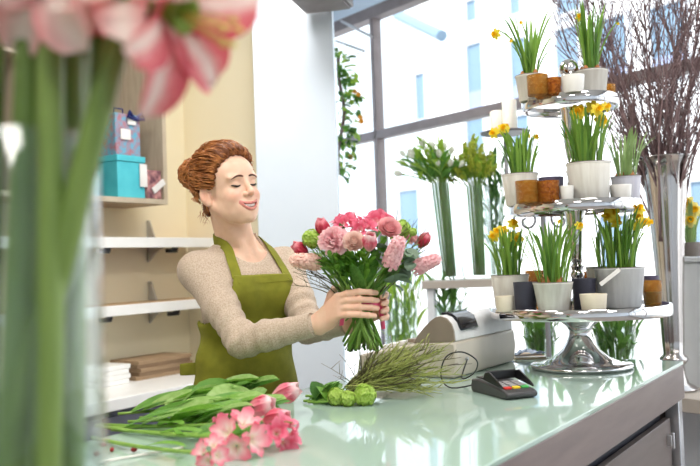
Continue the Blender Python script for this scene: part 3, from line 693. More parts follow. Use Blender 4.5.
for px, h, r, lb_ in ((497.5, .085, .030, 'shorter white pillar candle on the iron stand'), (510, .125, .030, 'taller white pillar candle on the iron stand')):
    o = thing('pillar_candle', lb_, 'candle', base_at(px, 3.55 if h < .1 else 3.52, zt_ + .0005), 0, 'pillar candles')
    o.location.x = W(px, 125, o.location.y).x
    MB().lathe([(0, 0), (r, 0), (r, h - .004), (r - .004, h), (r - .012, h - .003), (0, h - .004)], 28).build('wax', 'wax', o, angle=50); MB().tube([(0, 0, h - .005), (.001, 0, h + .012)], .001, 5).build('wick', 'brow' if 'brow' in MATS else 'black_plastic', o)
# leafy garland hanging by the window edge
gp = W(345, 110, 5.05); gl = thing('hanging_garland', 'green leafy garland with orange blooms hanging beside the white pillar', 'garland', gp)
pts = [W(341 + 3 * math.sin(y * .07), y, 5.05) - gp for y in range(58, 176, 9)]
MB().tube(pts, .012, 6).build('vine', 'twig_brown', gl, angle=180)
for k in range(190):
    q = random.choice(pts); p = q + V((U(-.03, .10) * (1 if k % 3 else .5), U(-.07, .05), U(-.05, .05))); leaf_obj(gl, ('leaf_green', 'leaf_dark', 'leaf_lime')[k % 3], p, (U(-.4, 1), U(-1, .4), U(-.8, .3)), U(.045, .08), .03)
for (x, y) in ((354, 92), (361, 122), (358, 95), (350, 158), (360, 118)):
    p = W(x, y, 4.98) - gp; b = MB()
    for k in range(7): b.patch(petal(.022, .018, 60, 20, .3, 3, 2), mat=Matrix.Rotation(k * .9, 4, 'Z'))
    b.build('bloom', 'orange_bloom', gl, angle=180, mat=aim(p, (.2, -1, .2)))
# ---------------------------------------------------------------- smooth solid modelling on a grid (for the person)
def axis(lo, hi, base, fine):
    p = [lo]
    while p[-1] < hi:
        x = p[-1]; h = base
        for (a, b, s) in fine:
            if a <= x <= b: h = min(h, s)
            elif x < a: h = min(h, s + (a - x) * .25)
            else: h = min(h, s + (x - b) * .25)
        p.append(x + h)
    return np.array(p, np.float32)
class Grid:
    def __init__(s, xs, ys, zs, far=.2):
        s.ax = (xs, ys, zs); s.D = np.full((len(xs), len(ys), len(zs)), far, np.float32)
    def block(s, lo, hi):
        i = [np.searchsorted(a, l) for a, l in zip(s.ax, lo)]; j = [np.searchsorted(a, h) for a, h in zip(s.ax, hi)]
        sl = tuple(slice(max(0, p - 1), q + 1) for p, q in zip(i, j))
        return sl, s.ax[0][sl[0]][:, None, None], s.ax[1][sl[1]][None, :, None], s.ax[2][sl[2]][None, None, :]
    def op(s, fn, lo, hi, k=.01, sub=False):
        m = k + .012
        sl, X, Y, Z = s.block([v - m for v in lo], [v + m for v in hi])
        if 0 in s.D[sl].shape: return
        d = fn(X, Y, Z).astype(np.float32); A = s.D[sl]
        if sub:
            d = -d; h = np.clip(.5 - .5 * (A - d) / k, 0, 1) if False else np.clip(.5 + .5 * (A - d) / k, 0, 1)
            s.D[sl] = d * (1 - h) + A * h + k * h * (1 - h)
        else:
            h = np.clip(.5 + .5 * (d - A) / k, 0, 1); s.D[sl] = d * (1 - h) + A * h - k * h * (1 - h)
    def cone(s, a, b, ra, rb, k=.01, sub=False):
        a = np.array(a, float); b = np.array(b, float); ab = b - a; L2 = max(1e-9, ab @ ab)
        def fn(X, Y, Z):
            x, y, z = X - a[0], Y - a[1], Z - a[2]
            t = np.clip((x * ab[0] + y * ab[1] + z * ab[2]) / L2, 0, 1)
            return np.sqrt((x - t * ab[0]) ** 2 + (y - t * ab[1]) ** 2 + (z - t * ab[2]) ** 2) - (ra + (rb - ra) * t)
        r = max(ra, rb); s.op(fn, np.minimum(a, b) - r, np.maximum(a, b) + r, k, sub)
    def chain(s, pts, rad, k=.006):
        for (p, q, r0, r1) in zip(pts, pts[1:], rad, rad[1:]): s.cone(p, q, r0, r1, k)
    def ell(s, c, r, Rm=None, k=.01, sub=False):
        c = np.array(c, float); Rm = np.eye(3) if Rm is None else Rm
        ext = np.sqrt((Rm ** 2) @ (np.array(r) ** 2))
        def fn(X, Y, Z):
            x, y, z = X - c[0], Y - c[1], Z - c[2]
            q = [(x * Rm[0, i] + y * Rm[1, i] + z * Rm[2, i]) for i in range(3)]
            k0 = np.sqrt((q[0] / r[0]) ** 2 + (q[1] / r[1]) ** 2 + (q[2] / r[2]) ** 2)
            k1 = np.sqrt((q[0] / r[0] ** 2) ** 2 + (q[1] / r[1] ** 2) ** 2 + (q[2] / r[2] ** 2) ** 2)
            return k0 * (k0 - 1) / np.maximum(k1, 1e-6)
        s.op(fn, c - ext, c + ext, k, sub)
    def sample(s, P):
        P = np.atleast_2d(P); idx = []; fr = []
        for a, q in zip(s.ax, P.T):
            i = np.clip(np.searchsorted(a, q) - 1, 0, len(a) - 2); idx.append(i); fr.append(np.clip((q - a[i]) / (a[i + 1] - a[i]), 0, 1))
        o = 0
        for di in (0, 1):
            for dj in (0, 1):
                for dk in (0, 1):
                    w = (fr[0] if di else 1 - fr[0]) * (fr[1] if dj else 1 - fr[1]) * (fr[2] if dk else 1 - fr[2])
                    o = o + w * s.D[idx[0] + di, idx[1] + dj, idx[2] + dk]
        return o
    def mesh(s, name, mats, smooth_iter=0):
        D = s.D; ins = D < 0; nx, ny, nz = D.shape
        c = np.zeros((nx - 1, ny - 1, nz - 1), np.int8)
        for di in (0, 1):
            for dj in (0, 1):
                for dk in (0, 1): c += ins[di:nx - 1 + di, dj:ny - 1 + dj, dk:nz - 1 + dk]
        act = (c > 0) & (c < 8); I, J, K = np.nonzero(act); n = len(I)
        vid = np.full(act.shape, -1, np.int32); vid[I, J, K] = np.arange(n)
        xs, ys, zs = s.ax; S = np.zeros((n, 3)); C = np.zeros(n)
        cor = [(a, b, d) for a in (0, 1) for b in (0, 1) for d in (0, 1)]
        for p in cor:
            for ax in range(3):
                if p[ax]: continue
                q = list(p); q[ax] = 1
                d0 = D[I + p[0], J + p[1], K + p[2]]; d1 = D[I + q[0], J + q[1], K + q[2]]
                m = (d0 < 0) != (d1 < 0); t = np.where(m, d0 / np.where(m, d0 - d1, 1), 0)
                P0 = np.stack([xs[I + p[0]], ys[J + p[1]], zs[K + p[2]]], 1); P1 = np.stack([xs[I + q[0]], ys[J + q[1]], zs[K + q[2]]], 1)
                S += np.where(m[:, None], P0 + (P1 - P0) * t[:, None], 0); C += m
        Vt = S / C[:, None]; F = []
        for ax in range(3):
            sl0 = [slice(None)] * 3; sl1 = [slice(None)] * 3; sl0[ax] = slice(0, -1); sl1[ax] = slice(1, None)
            A = ins[tuple(sl0)]; B = ins[tuple(sl1)]; ch = A != B
            o1, o2 = [(1, 2), (2, 0), (0, 1)][ax]
            e = np.array(np.nonzero(ch)); ok = (e[o1] > 0) & (e[o2] > 0) & (e[o1] < D.shape[o1] - 1) & (e[o2] < D.shape[o2] - 1); e = e[:, ok]
            flip = A[tuple(e)]
            def cell(a, b):
                q = e.copy(); q[o1] -= a; q[o2] -= b; return vid[tuple(q)]
            qd = np.stack([cell(1, 1), cell(0, 1), cell(0, 0), cell(1, 0)], 1)
            qd[~flip] = qd[~flip][:, ::-1]; F.append(qd)
        F = np.concatenate(F)
        for _ in range(smooth_iter):
            acc = np.zeros_like(Vt); cnt = np.zeros(n)
            for k in range(4):
                np.add.at(acc, F[:, k], Vt[F[:, (k + 1) % 4]]); np.add.at(acc, F[:, (k + 1) % 4], Vt[F[:, k]])
                np.add.at(cnt, F[:, k], 1); np.add.at(cnt, F[:, (k + 1) % 4], 1)
            Vt = Vt * .5 + .5 * acc / cnt[:, None]
        me = bpy.data.meshes.new(name); me.vertices.add(n); me.vertices.foreach_set('co', Vt.astype(np.float32).ravel())
        me.loops.add(len(F) * 4); me.loops.foreach_set('vertex_index', F.astype(np.int32).ravel())
        me.polygons.add(len(F)); me.polygons.foreach_set('loop_start', np.arange(0, len(F) * 4, 4, dtype=np.int32))
        me.polygons.foreach_set('loop_total', np.full(len(F), 4, np.int32)); me.update(calc_edges=True); me.validate()
        for m in (mats if isinstance(mats, (list, tuple)) else [mats]): me.materials.append(MATS[m])
        me.shade_smooth(); return me, Vt
def vnoise(X, Y, Z, f, seed=0):
    """cheap smooth wobble from summed sines, -1..1"""
    r = np.random.default_rng(seed); o = 0
    for _ in range(5):
        k = r.normal(size=3); k = k / np.linalg.norm(k) * f * r.uniform(.6, 1.5); o = o + np.sin(X * k[0] + Y * k[1] + Z * k[2] + r.uniform(0, 6))
    return o / 3

# ---------------------------------------------------------------- person: frames
M('skin', (255, 255, 255), .45, col2=(250, 247, 245), scale=60, sss=.12, attr='skin_tone', bump=.02, bscale=600)
M('lip', (206, 104, 98), .35); M('teeth', (250, 247, 240), .25); M('hair', (150, 88, 42), .42, col2=(196, 130, 72), scale=30); M('hair_dark', (112, 62, 30), .6)
M('brow', (92, 56, 40), .7); M('lash', (40, 28, 26), .6); M('eye_white', (240, 236, 232), .2); M('iris', (70, 52, 40), .2)
M('knit', (208, 190, 170), .9, col2=(178, 154, 134), scale=260, bump=.25, bscale=500, sheen=.2)
M('apron_olive', (134, 134, 36), .85, col2=(122, 122, 30), scale=30, bump=.25, bscale=900)
M('trouser', (52, 56, 74), .8); M('shoe', (60, 50, 46), .5)
HC = np.array((-.373, 2.62, 1.511)); YAW, TIP, TILT = R(46), R(5), R(6)
def _headframe():
    f = np.array((math.sin(YAW), -math.cos(YAW), 0)); l = np.array((math.cos(YAW), math.sin(YAW), 0)); u = np.array((0, 0, 1.))
    f2 = f * math.cos(TIP) + u * math.sin(TIP); u2 = u * math.cos(TIP) - f * math.sin(TIP)
    l3 = l * math.cos(TILT) + u2 * math.sin(TILT); u3 = u2 * math.cos(TILT) - l * math.sin(TILT)
    return np.stack([f2, l3, u3], 1)
HR = _headframe()
def H(f, l, u): return HC + HR @ np.array((f, l, u))
TA = R(37); TF = np.array((math.sin(TA), -math.cos(TA), 0)); TL = np.array((math.cos(TA), math.sin(TA), 0)); TC = np.array((-.345, 2.70, 0))
def T(f, l, z): return TC + TF * f + TL * l + np.array((0, 0, z))
BQ = np.array((.022, 2.375))                                      # where the bouquet is held
def C(th, r, z): return np.array((BQ[0] + r * math.cos(R(th)), BQ[1] + r * math.sin(R(th)), z))
SR, SL = T(.0, -.158, 1.262), T(-.0, .158, 1.268)
ER, EL = np.array((-.318, 2.43, 1.055)), np.array((-.135, 2.60, 1.075))
WR, WLh = np.array((-.096, 2.352, 1.104)), np.array((-.012, 2.475, 1.092))
ZT = [.70, .80, .88, .96, 1.06, 1.13, 1.19, 1.25, 1.29, 1.32, 1.345, 1.37]
AT = [.142, .152, .150, .140, .126, .136, .148, .156, .142, .108, .070, .048]
BT = [.105, .110, .108, .098, .088, .095, .104, .098, .085, .068, .056, .046]
FT = [0, 0, 0, .002, .004, .006, .010, .004, -.006, -.014, -.018, -.018]
def torso_d(X, Y, Z, inf=0.0):
    a = np.interp(Z.ravel(), ZT, AT).reshape(Z.shape) + inf; b = np.interp(Z.ravel(), ZT, BT).reshape(Z.shape) + inf; o = np.interp(Z.ravel(), ZT, FT).reshape(Z.shape)
    dx, dy = X - TC[0], Y - TC[1]; f = dx * TF[0] + dy * TF[1] - o; l = dx * TL[0] + dy * TL[1]
    q = ((np.abs(l) / a) ** 2.3 + (np.abs(f) / b) ** 2.3) ** (1 / 2.3)
    d = (q - 1) * np.minimum(a, b)
    return np.maximum(np.maximum(d, .68 - Z), Z - 1.38)
def add_torso(G, inf=0.0, k=.03):
    G.op(lambda X, Y, Z: torso_d(X, Y, Z, inf), TC + (-.25, -.25, .66), TC + (.25, .25, 1.40), .004)
    for s in (-1, 1): G.ell(T(.070, s * .066, 1.195), np.array((.052, .062, .060)) + inf, np.stack([TF, TL, (0, 0, 1)], 1), .03)

# ---------------------------------------------------------------- body
zsA = axis(.0, 1.68, .014, [(1.385, 1.64, .0019), (1.085, 1.215, .0024)])
G = Grid(axis(-.66, .13, .012, [(-.49, -.265, .0019), (-.10, .105, .0024)]), axis(2.25, 2.98, .012, [(2.52, 2.72, .002), (2.285, 2.47, .0024)]), zsA)
add_torso(G, -.006)
for s, S, E, Wp in ((-1, SR, ER, WR), (1, SL, EL, WLh)):
    G.ell(S, (.044, .044, .044), None, .04)
    G.cone(S, E, .042, .034, .02); G.cone(E, E + (Wp - E) * .35, .036, .037, .02); G.cone(E + (Wp - E) * .35, Wp, .037, .0235, .02)
for s in (-1, 1):      # legs
    hip, knee, ank = T(0, s * .085, .80), T(.01, s * .09, .46), T(-.01, s * .095, .09)
    G.cone(hip, knee, .082, .053, .03); G.cone(knee, ank, .052, .036, .02); G.cone(ank, ank + TF * .02 + (0, 0, -.04), .036, .034, .02)
    G.cone(ank + np.array((0, 0, -.05)), ank + TF * .14 + (0, 0, -.06), .035, .028, .02)
# head
Rh = HR
G.ell(H(-.014, 0, .030), (.098, .075, .088), Rh, .02)
G.ell(H(.030, 0, -.030), (.062, .061, .078), Rh, .03)
G.ell(H(.038, 0, .040), (.052, .060, .045), Rh, .03)
G.ell(H(.040, 0, -.078), (.044, .042, .032), Rh, .03)
G.ell(H(.076, 0, -.102), (.016, .019, .015), Rh, .022)
for s in (-1, 1):
    G.cone(H(-.002, s * .062, -.055), H(.058, s * .022, -.100), .012, .012, .025)       # jaw line
    G.ell(H(.0655, s * .040, -.036), (.021, .021, .019), Rh, .020)                         # smiling cheek
    G.ell(H(.044, s * .034, -.066), (.026, .020, .026), Rh, .03)
    G.ell(H(.078, s * .034, .020), (.012, .022, .008), Rh, .014)                          # brow
for s in (-1, 1):
    G.ell(H(.102, s * .032, .000), (.019, .019, .011), Rh, .012, sub=True)                # socket
    G.ell(H(.0715, s * .0315, .000), (.0165, .0165, .0135), Rh, .004)                     # lid over the eyeball
G.cone(H(.088, 0, .012), H(.107, 0, -.027), .0062, .0082, .010)                           # nose
G.ell(H(.1075, 0, -.030), (.0105, .0105, .009), Rh, .006)
for s in (-1, 1):
    G.ell(H(.095, s * .0125, -.034), (.010, .0065, .0065), Rh, .006)
    G.ell(H(.1025, s * .0062, -.0405), (.0055, .003, .003), Rh, .002, sub=True)
# mouth: open smile between two lips, laid on the face surface
G.ell(H(.076, 0, -.072), (.019, .033, .024), Rh, .018)                                    # muzzle
def fsurf(l, u):
    ts = np.linspace(.13, .03, 201); v = G.sample(np.array([H(t, l, u) for t in ts])); return ts[int(np.argmax(v < 0))]
LX = (-.032, -.025, -.016, -.007, 0, .007, .016, .025, .032)
UPL = [(fsurf(l, -.0615 + 6.5 * l * l) + (.0012 if abs(l) < .03 else -.001), l, -.0615 + 6.5 * l * l - (.0010 if l == 0 else 0)) for l in LX]
LOL = [(fsurf(l, -.0800 + 22 * l * l) + (.0008 if abs(l) < .03 else -.001), l, -.0800 + 22 * l * l) for l in LX]
MF = fsurf(0, -.07)
for l in (-.023, -.0155, -.008, 0, .008, .0155, .023):
    uu, lo = -.0615 + 6.5 * l * l, -.0800 + 22 * l * l
    G.ell(H(fsurf(l, (uu + lo) / 2) if l == 99 else UPL[4][0] - .003 - 12 * l * l, l, (uu + lo) / 2), (.012, .006, max(.0028, (uu - lo) / 2 - .0012)), Rh, .003, sub=True)
G.chain([H(*p) for p in UPL], [.0016, .0023, .0028, .0032, .0029, .0032, .0028, .0023, .0016], .003)
G.chain([H(*p) for p in LOL], [.0016, .0025, .0035, .0042, .0044, .0042, .0035, .0025, .0016], .003)
for s in (-1, 1):                                                                         # ears
    er = Rh @ np.array(Matrix.Rotation(R(-14), 3, 'Y')) @ np.array(Matrix.Rotation(R(-24) * s, 3, 'Z'))
    G.ell(H(-.014, s * .079, -.018), (.019, .0085, .031), er, .008)
    G.ell(H(-.011, s * .0875, -.012), (.0105, .006, .018), er, .004, sub=True)
    G.ell(H(-.004, s * .077, -.042), (.009, .006, .010), er, .006)
NB = T(-.012, -.012, 1.325)
G.cone(H(-.022, 0, -.050), NB, .050, .054, .025); G.cone(H(-.03, 0, -.02), NB, .05, .05, .02)
for s in (-1, 1):
    G.cone(H(-.02, s * .052, -.06), T(.052, s * .016, 1.315), .010, .009, .02)            # neck cords
    G.cone(T(.062, s * .018, 1.300), T(.045, s * .085, 1.305), .007, .007, .02)             # collar bones
# hands
def finger(pts, r0, r1): 
    n = len(pts); G.chain(pts, [r0 + (r1 - r0) * i / (n - 1) for i in range(n)], .004)
zi = [1.189, 1.168, 1.147, 1.127]
base = [1.176, 1.160, 1.143, 1.126]
for i in range(4):                                                  # her right hand, fingers across the front
    z = zi[i]; mcp = C(-139, .082, base[i]); ln = (0, 3, 1, -8)[i]
    G.cone(WR + np.array((.004, 0, (1.5 - i) * .011)), mcp, .0165, .0118, .014)
    finger([mcp, C(-118, .0755, (z + base[i]) / 2 + .002), C(-93, .0705, z), C(-66 + ln, .068, z - .003), C(-47 + ln, .0645, z - .006)], .0102, .0074)
finger([WR + np.array((.02, .012, .02)), C(-172, .080, 1.180), C(163, .074, 1.196), C(140, .070, 1.202)], .015, .0085)
G.ell(WR + np.array((.03, -.005, .012)), (.026, .014, .03), None, .014)
for i in range(4):                                                  # her left hand, fingers round the right side from behind
    z = 1.176 - .0205 * i; mcp = C(66, .082, 1.158 - .017 * i)
    G.cone(WLh + np.array((.004, 0, (1.5 - i) * .010)), mcp, .016, .0116, .014)
    finger([mcp, C(42, .080, z), C(14, .0745, z), C(-10, .0715, z - .002), C(-27 + (0, 2, 0, -5)[i], .067, z - .004)], .0098, .0072)
finger([WLh + np.array((.01, -.01, .02)), C(118, .078, 1.172), C(138, .074, 1.182)], .014, .0088)
body_me, BV = G.mesh('body', 'skin', 1)
# tones that belong to the skin itself: lips, cheeks, fingertips
loc = (BV - HC) @ HR
tone = np.tile(np.array(lin((238, 196, 170))[:3]), (len(BV), 1))
def blend(w, col):
    global tone
    tone = tone * (1 - w[:, None]) + np.array(lin(col)[:3]) * w[:, None]
def bump_w(c, r): return np.clip(1 - (((loc - np.array(c)) / np.array(r)) ** 2).sum(1), 0, 1)
for s in (-1, 1): blend(.55 * bump_w((.07, s * .043, -.034), (.04, .026, .024)), (226, 150, 128))
blend(.35 * bump_w((.110, 0, -.030), (.014, .016, .012)), (226, 158, 136))
for s in (-1, 1): blend(.5 * bump_w((-.012, s * .08, -.02), (.03, .02, .04)), (230, 160, 136))
def segd(P, pts):
    d = np.full(len(P), 9.)
    for p, q in zip(pts, pts[1:]):
        p = np.array(p); q = np.array(q); t = np.clip(((P - p) @ (q - p)) / ((q - p) @ (q - p)), 0, 1); d = np.minimum(d, np.linalg.norm(P - p - t[:, None] * (q - p), axis=1))
    return d
head_sel = np.linalg.norm(loc, axis=1) < .2
dl = np.where(head_sel, np.minimum(segd(loc, UPL) + .0008, segd(loc, LOL)), 9)
blend(np.clip((.0058 - dl) / .0012, 0, 1), (210, 134, 124))
blend(np.where(head_sel, np.clip(1.4 * bump_w((UPL[4][0] - .012, 0, -.0705), (.0095, .028, .0078)), 0, 1), 0), (120, 50, 48))
hd = np.linalg.norm(BV[:, :2] - BQ, axis=1); hw = np.where((BV[:, 2] > 1.09) & (BV[:, 2] < 1.22) & (hd < .11), 1, 0)
blend(.30 * hw, (232, 172, 148))
ca = body_me.color_attributes.new('skin_tone', 'FLOAT_COLOR', 'POINT')
ca.data.foreach_set('color', np.concatenate([tone, np.ones((len(tone), 1))], 1).astype(np.float32).ravel())
person = thing('person', 'woman in olive apron and beige knit top smiling at the bouquet she holds', 'person', (TC[0], TC[1], 0))
PM = Matrix.Translation((-TC[0], -TC[1], 0))
def pput(name, me): return put(name, me, person, PM)
body = pput('body', body_me); body['label'] = 'fair skin, face turned to the bouquet, both hands round its stems'
def surf(f, l, u, out=.0, d=(1, 0, 0)):
    """point of the face reached from outside along -d (head frame)"""
    dv = HR @ np.array(d, float); p0 = H(f, l, u)
    ts = np.linspace(.06, -.06, 241); P = p0 + ts[:, None] * dv; v = G.sample(P); i = int(np.argmax(v < 0))
    return P[i] + dv * out
def pline(name, pts, rad, mat, seg=6, flat=1.0): return pput(name, MB().tube([V(p) for p in pts], rad, seg, flat=flat).mesh(name, mat, angle=180))
for s in (-1, 1):
    n = 9; pts = [surf(.09, s * (.0115 + .0385 * i / (n - 1)), .0205 + .0040 * math.sin(PI * (i / (n - 1)) ** .9) - .0055 * (i / (n - 1)) ** 2, .0003) for i in range(n)]
    pline('eyebrow', pts, [.0020, .0030, .0034, .0034, .0032, .0028, .0023, .0017, .0008], 'brow')
    pts = [surf(.09, s * (.0185 + .0285 * i / 8), -.0040 - .0040 * math.sin(PI * i / 8) + .0018 * i / 8, .0004) for i in range(9)]
    pline('eyelashes', pts, [.0011, .0021, .0027, .0030, .0031, .0031, .0030, .0025, .0014], 'lash')
    b = MB()
    for i in range(2, 9):
        p = pts[i]; q = p + HR @ np.array((.004, s * (.0008 * (i - 3)), -.0032 + .0002 * i)); b.tube([V(p), V(q)], [.0005, .0002], 4)
    stuff(pput('lash_hairs', b.mesh('lash_hairs', 'lash')))
# teeth: upper row as an arc of separate teeth joined in one band
b = MB()
for k in range(-5, 6):
    a = k * .185; p = H(UPL[4][0] - .0300 + .0260 * math.cos(a), .0285 * math.sin(a), -.0675 + .0026 * abs(math.sin(a)))
    m = Matrix.Translation(V(p)) @ Matrix(np.vstack([np.hstack([HR, np.zeros((3, 1))]), [0, 0, 0, 1]]).tolist()) @ Matrix.Rotation(a, 4, 'Z')
    b.ball((0, 0, 0), 1, 8, 6, mat=m, sq=(.0030, .0031, .0060))
pput('teeth', b.mesh('teeth', 'teeth', angle=180))

# ---------------------------------------------------------------- hair: scalp volume plus strands swept to a bun
BUN = np.array((-.134, -.016, .070)); BR = .046
HG = Grid(axis(-.60, -.25, .0035, []), axis(2.44, 2.80, .0035, []), axis(1.36, 1.70, .0035, []))
def hair_d(X, Y, Z):
    x, y, z = X - HC[0], Y - HC[1], Z - HC[2]
    f, l, u = [(x * HR[0, i] + y * HR[1, i] + z * HR[2, i]) for i in range(3)]
    r = (.108, .083, .098); q = np.sqrt(((f + .016) / r[0]) ** 2 + (l / r[1]) ** 2 + ((u - .034) / r[2]) ** 2); d = (q - 1) * .088
    d3 = (np.sqrt(((f - .012) / .066) ** 2 + (l / .068) ** 2 + ((u - .094) / .046) ** 2) - 1) * .046
    h = np.clip(.5 + .5 * (d3 - d) / .03, 0, 1); d = d3 * (1 - h) + d * h - .03 * h * (1 - h)
    d2 = np.sqrt(((f + .035) / .066) ** 2 + (l / .062) ** 2 + ((u + .045) / .055) ** 2); d = np.minimum(d, (d2 - 1) * .058)
    lim = np.where(u > .015, .025 + .46 * u, np.where(u > -.006, .0319 - 1.6 * (.015 - u), -.034 + .3 * (u + .02)))
    d = np.maximum(d, (f - lim) * .8)
    d = np.maximum(d, -.075 - u)
    return d + .0026 * np.sin(46 * np.arctan2(l, u + .05) + 30 * f + 2 * vnoise(X, Y, Z, 40, 21)) + .0012 * vnoise(X, Y, Z, 190, 3)
HG.op(hair_d, HC - .2, HC + .2, .001)
HG.ell(H(*BUN), (BR, BR * .95, BR), HR, .012)
me, _ = HG.mesh('hair', 'hair_dark', 1); hair = pput('hair', me); hair['label'] = 'auburn hair swept back into a curly bun'
rs = np.random.default_rng(5)
def strandbundle(N, kind):
    b = MB()
    for _ in range(N):
        if kind == 'cap':
            # start along the hairline, from one ear over the brow to the other ear, end at the bun
            a = rs.uniform(-1, 1) * 2.25; c, s_ = math.cos(a), math.sin(a)
            u0 = .034 + .094 * .62 * c + .0; l0 = .082 * s_ * .97
            if abs(a) > 1.35: u0 = .034 + .094 * .62 * math.cos(1.35) - (abs(a) - 1.35) * .085; l0 = math.copysign(.078 - (abs(a) - 1.35) * .014, s_)
            u0 += rs.normal() * .004; f0 = (.026 + .46 * u0) if u0 > 0 else (.004 + .75 * u0)
            if u0 < .0: f0 = -.036 + .3 * u0
            if rs.random() < .45:                       # strands that start further back on the crown
                f0 -= rs.uniform(0, .09); u0 = u0 + .03; 
            P0 = np.array((f0, l0, u0)); P1 = BUN * np.array((.90, 1, .95)) + rs.normal(size=3) * .012
            n = 17; curl = rs.random() < .4; amp = rs.uniform(.003, .0065) if curl else rs.uniform(.0012, .004); ph = rs.uniform(0, 6); fr = rs.uniform(14, 24) if curl else rs.uniform(5, 11); pts = []
            off = rs.uniform(.000, .004) + (.016 if abs(a) < 1.0 else .004) * rs.random()
            for i in range(n):
                t = i / (n - 1); p = P0 * (1 - t) + P1 * t; ctr = np.array((-.016, 0, .034 if p[2] > -.01 else .0))
                v = p - ctr; r = np.array((.110, .085, .100)); q = math.sqrt(((v / r) ** 2).sum()) + 1e-6
                lift = 1.0 - max(0, t - .8) * .1
                s2 = ctr + v / q * lift; nrm = v / r ** 2; nrm /= np.linalg.norm(nrm)
                s2 = s2 + nrm * (off * math.sin(PI * min(1, t * 1.2 + .1)) + amp * math.sin(fr * t + ph)); s2[1] += amp * 1.2 * math.cos(fr * t * 1.1 + ph)
                pts.append(V(H(*(s2 if t < .93 else p))))
            b.tube(pts, [.0006] + [rs.uniform(.0009, .0017)] * (n - 2) + [.0008], 4)
        elif kind == 'bun':
            ax_ = rs.normal(size=3); ax_ /= np.linalg.norm(ax_); e = np.cross(ax_, rs.normal(size=3)); e /= np.linalg.norm(e); g = np.cross(ax_, e)
            a0 = rs.uniform(0, 6); span = rs.uniform(1.0, 2.6); tilt = rs.uniform(-.5, .5); rr = BR * rs.uniform(.98, 1.10); pts = []
            ph = rs.uniform(0, 6)
            for i in range(11):
                a = a0 + span * i / 10; v = (e * math.cos(a) + g * math.sin(a)) * math.cos(tilt) + ax_ * math.sin(tilt)
                wob = .06 * math.sin(7 * i / 10 * span + ph)
                pts.append(V(H(*(BUN + v * rr * (1 + wob) * (1 if 0 < i < 10 else .9)))))
            b.tube(pts, [.0008] + [rs.uniform(.0012, .0024)] * 9 + [.0006], 4)
        else:                                           # loose wisps at nape, temple and bun
            k = rs.integers(0, 3)
            P0 = [np.array((-.075, -.045, -.06)), np.array((-.02, -.078, -.045)), BUN + (lambda v: v / np.linalg.norm(v) * BR)(rs.normal(size=3))][k] + rs.normal(size=3) * (.008 if k < 2 else .001)
            d = [np.array((-.2, -.2, -1.)), np.array((-.1, -.1, -1.)), rs.normal(size=3)][k]; d /= np.linalg.norm(d); L = rs.uniform(.012, .035)
            q = rs.normal(size=3) * .006; pts = [V(H(*(P0 + d * L * t + q * math.sin(5 * t)))) for t in np.linspace(0, 1, 6)]
            b.tube(pts, [.0007, .0007, .0006, .0005, .0004, .0002], 4)
    return b
stuff(pput('swept_strands', strandbundle(760, 'cap').mesh('swept_strands', 'hair', angle=180)))
stuff(pput('bun_strands', strandbundle(260, 'bun').mesh('bun_strands', 'hair', angle=180)))
stuff(pput('loose_wisps', strandbundle(46, 'wisp').mesh('loose_wisps', 'hair', angle=180)))

# ---------------------------------------------------------------- clothes
SG = Grid(axis(-.62, .06, .006, []), axis(2.28, 2.96, .006, []), axis(.66, 1.42, .006, []))
add_torso(SG, .004)
def sleeve(S, E, Wp, r, tail):
    e = (Wp - E); wend = E + e * tail
    SG.ell(S + np.array((0, 0, -.004)), (.051, .051, .049), None, .05)
    SG.cone(S, S + (E - S) * .55, r[0], r[1], .035); SG.cone(S + (E - S) * .55, E, r[1], r[2], .02)
    SG.cone(E, E + (wend - E) * .4, r[2] + .001, r[3], .018); SG.cone(E + (wend - E) * .4, wend, r[3], r[4], .012)
    u_ = e / np.linalg.norm(e)
    SG.op(lambda X, Y, Z: -((X - wend[0]) * u_[0] + (Y - wend[1]) * u_[1] + (Z - wend[2]) * u_[2]) , wend - .06, wend + .06 + u_ * .06, .001, sub=False) if False else None
    return wend, u_
sleeve(SR, ER, WR, (.053, .049, .045, .044, .0345), .86)
sleeve(SL, EL, WLh, (.056, .050, .046, .043, .0335), .86)
# soft folds round shoulder, elbow and forearm
sl_, X, Y, Z = SG.block((-.62, 2.28, .66), (.06, 2.96, 1.42))
def fold_field(X, Y, Z):
    o = 0
    for S, E, Wp in ((SR, ER, WR), (SL, EL, WLh)):
        for A, B, f0, amp, c0, wd_ in ((S, E, 150, .0026, .85, .4), (E, Wp, 150, .0024, .12, .5)):
            ab = B - A; L = np.linalg.norm(ab); n = ab / L
            t = ((X - A[0]) * n[0] + (Y - A[1]) * n[1] + (Z - A[2]) * n[2]); dist = np.sqrt(np.maximum(0, (X - A[0]) ** 2 + (Y - A[1]) ** 2 + (Z - A[2]) ** 2 - t * t))
            m = np.exp(-((t / L - c0) / wd_) ** 2) * (dist < .075) * np.clip((.085 - dist) / .03, 0, 1)
            o = o + amp * m * np.sin(f0 * t + 2.2 * vnoise(X, Y, Z, 26, 11))
    return o
SG.D[sl_] += (fold_field(X, Y, Z) + .0016 * vnoise(X, Y, Z, 60, 4)).astype(np.float32)
# scoop neckline
SG.ell(T(.060, -.004, 1.338), (.075, .066, .062), np.stack([TF, TL, (0, 0, 1)], 1), .006, sub=True)
SG.ell(T(-.02, -.006, 1.405), (.070, .064, .060), np.stack([TF, TL, (0, 0, 1)], 1), .006, sub=True)
me, _ = SG.mesh('sweater', 'knit', 1); sw = pput('sweater', me); sw['label'] = 'beige flecked knit top with long sleeves'
# cuffs
for E, Wp in ((ER, WR), (EL, WLh)):
    e = Wp - E; n = e / np.linalg.norm(e); a = E + e * .84
    cb = MB().tube([V(a), V(a + n * .012), V(a + n * .022), V(a + n * .0225)], [.0335, .0345, .0335, .024], 28); pput('cuff', cb.mesh('cuff', 'knit', angle=60))
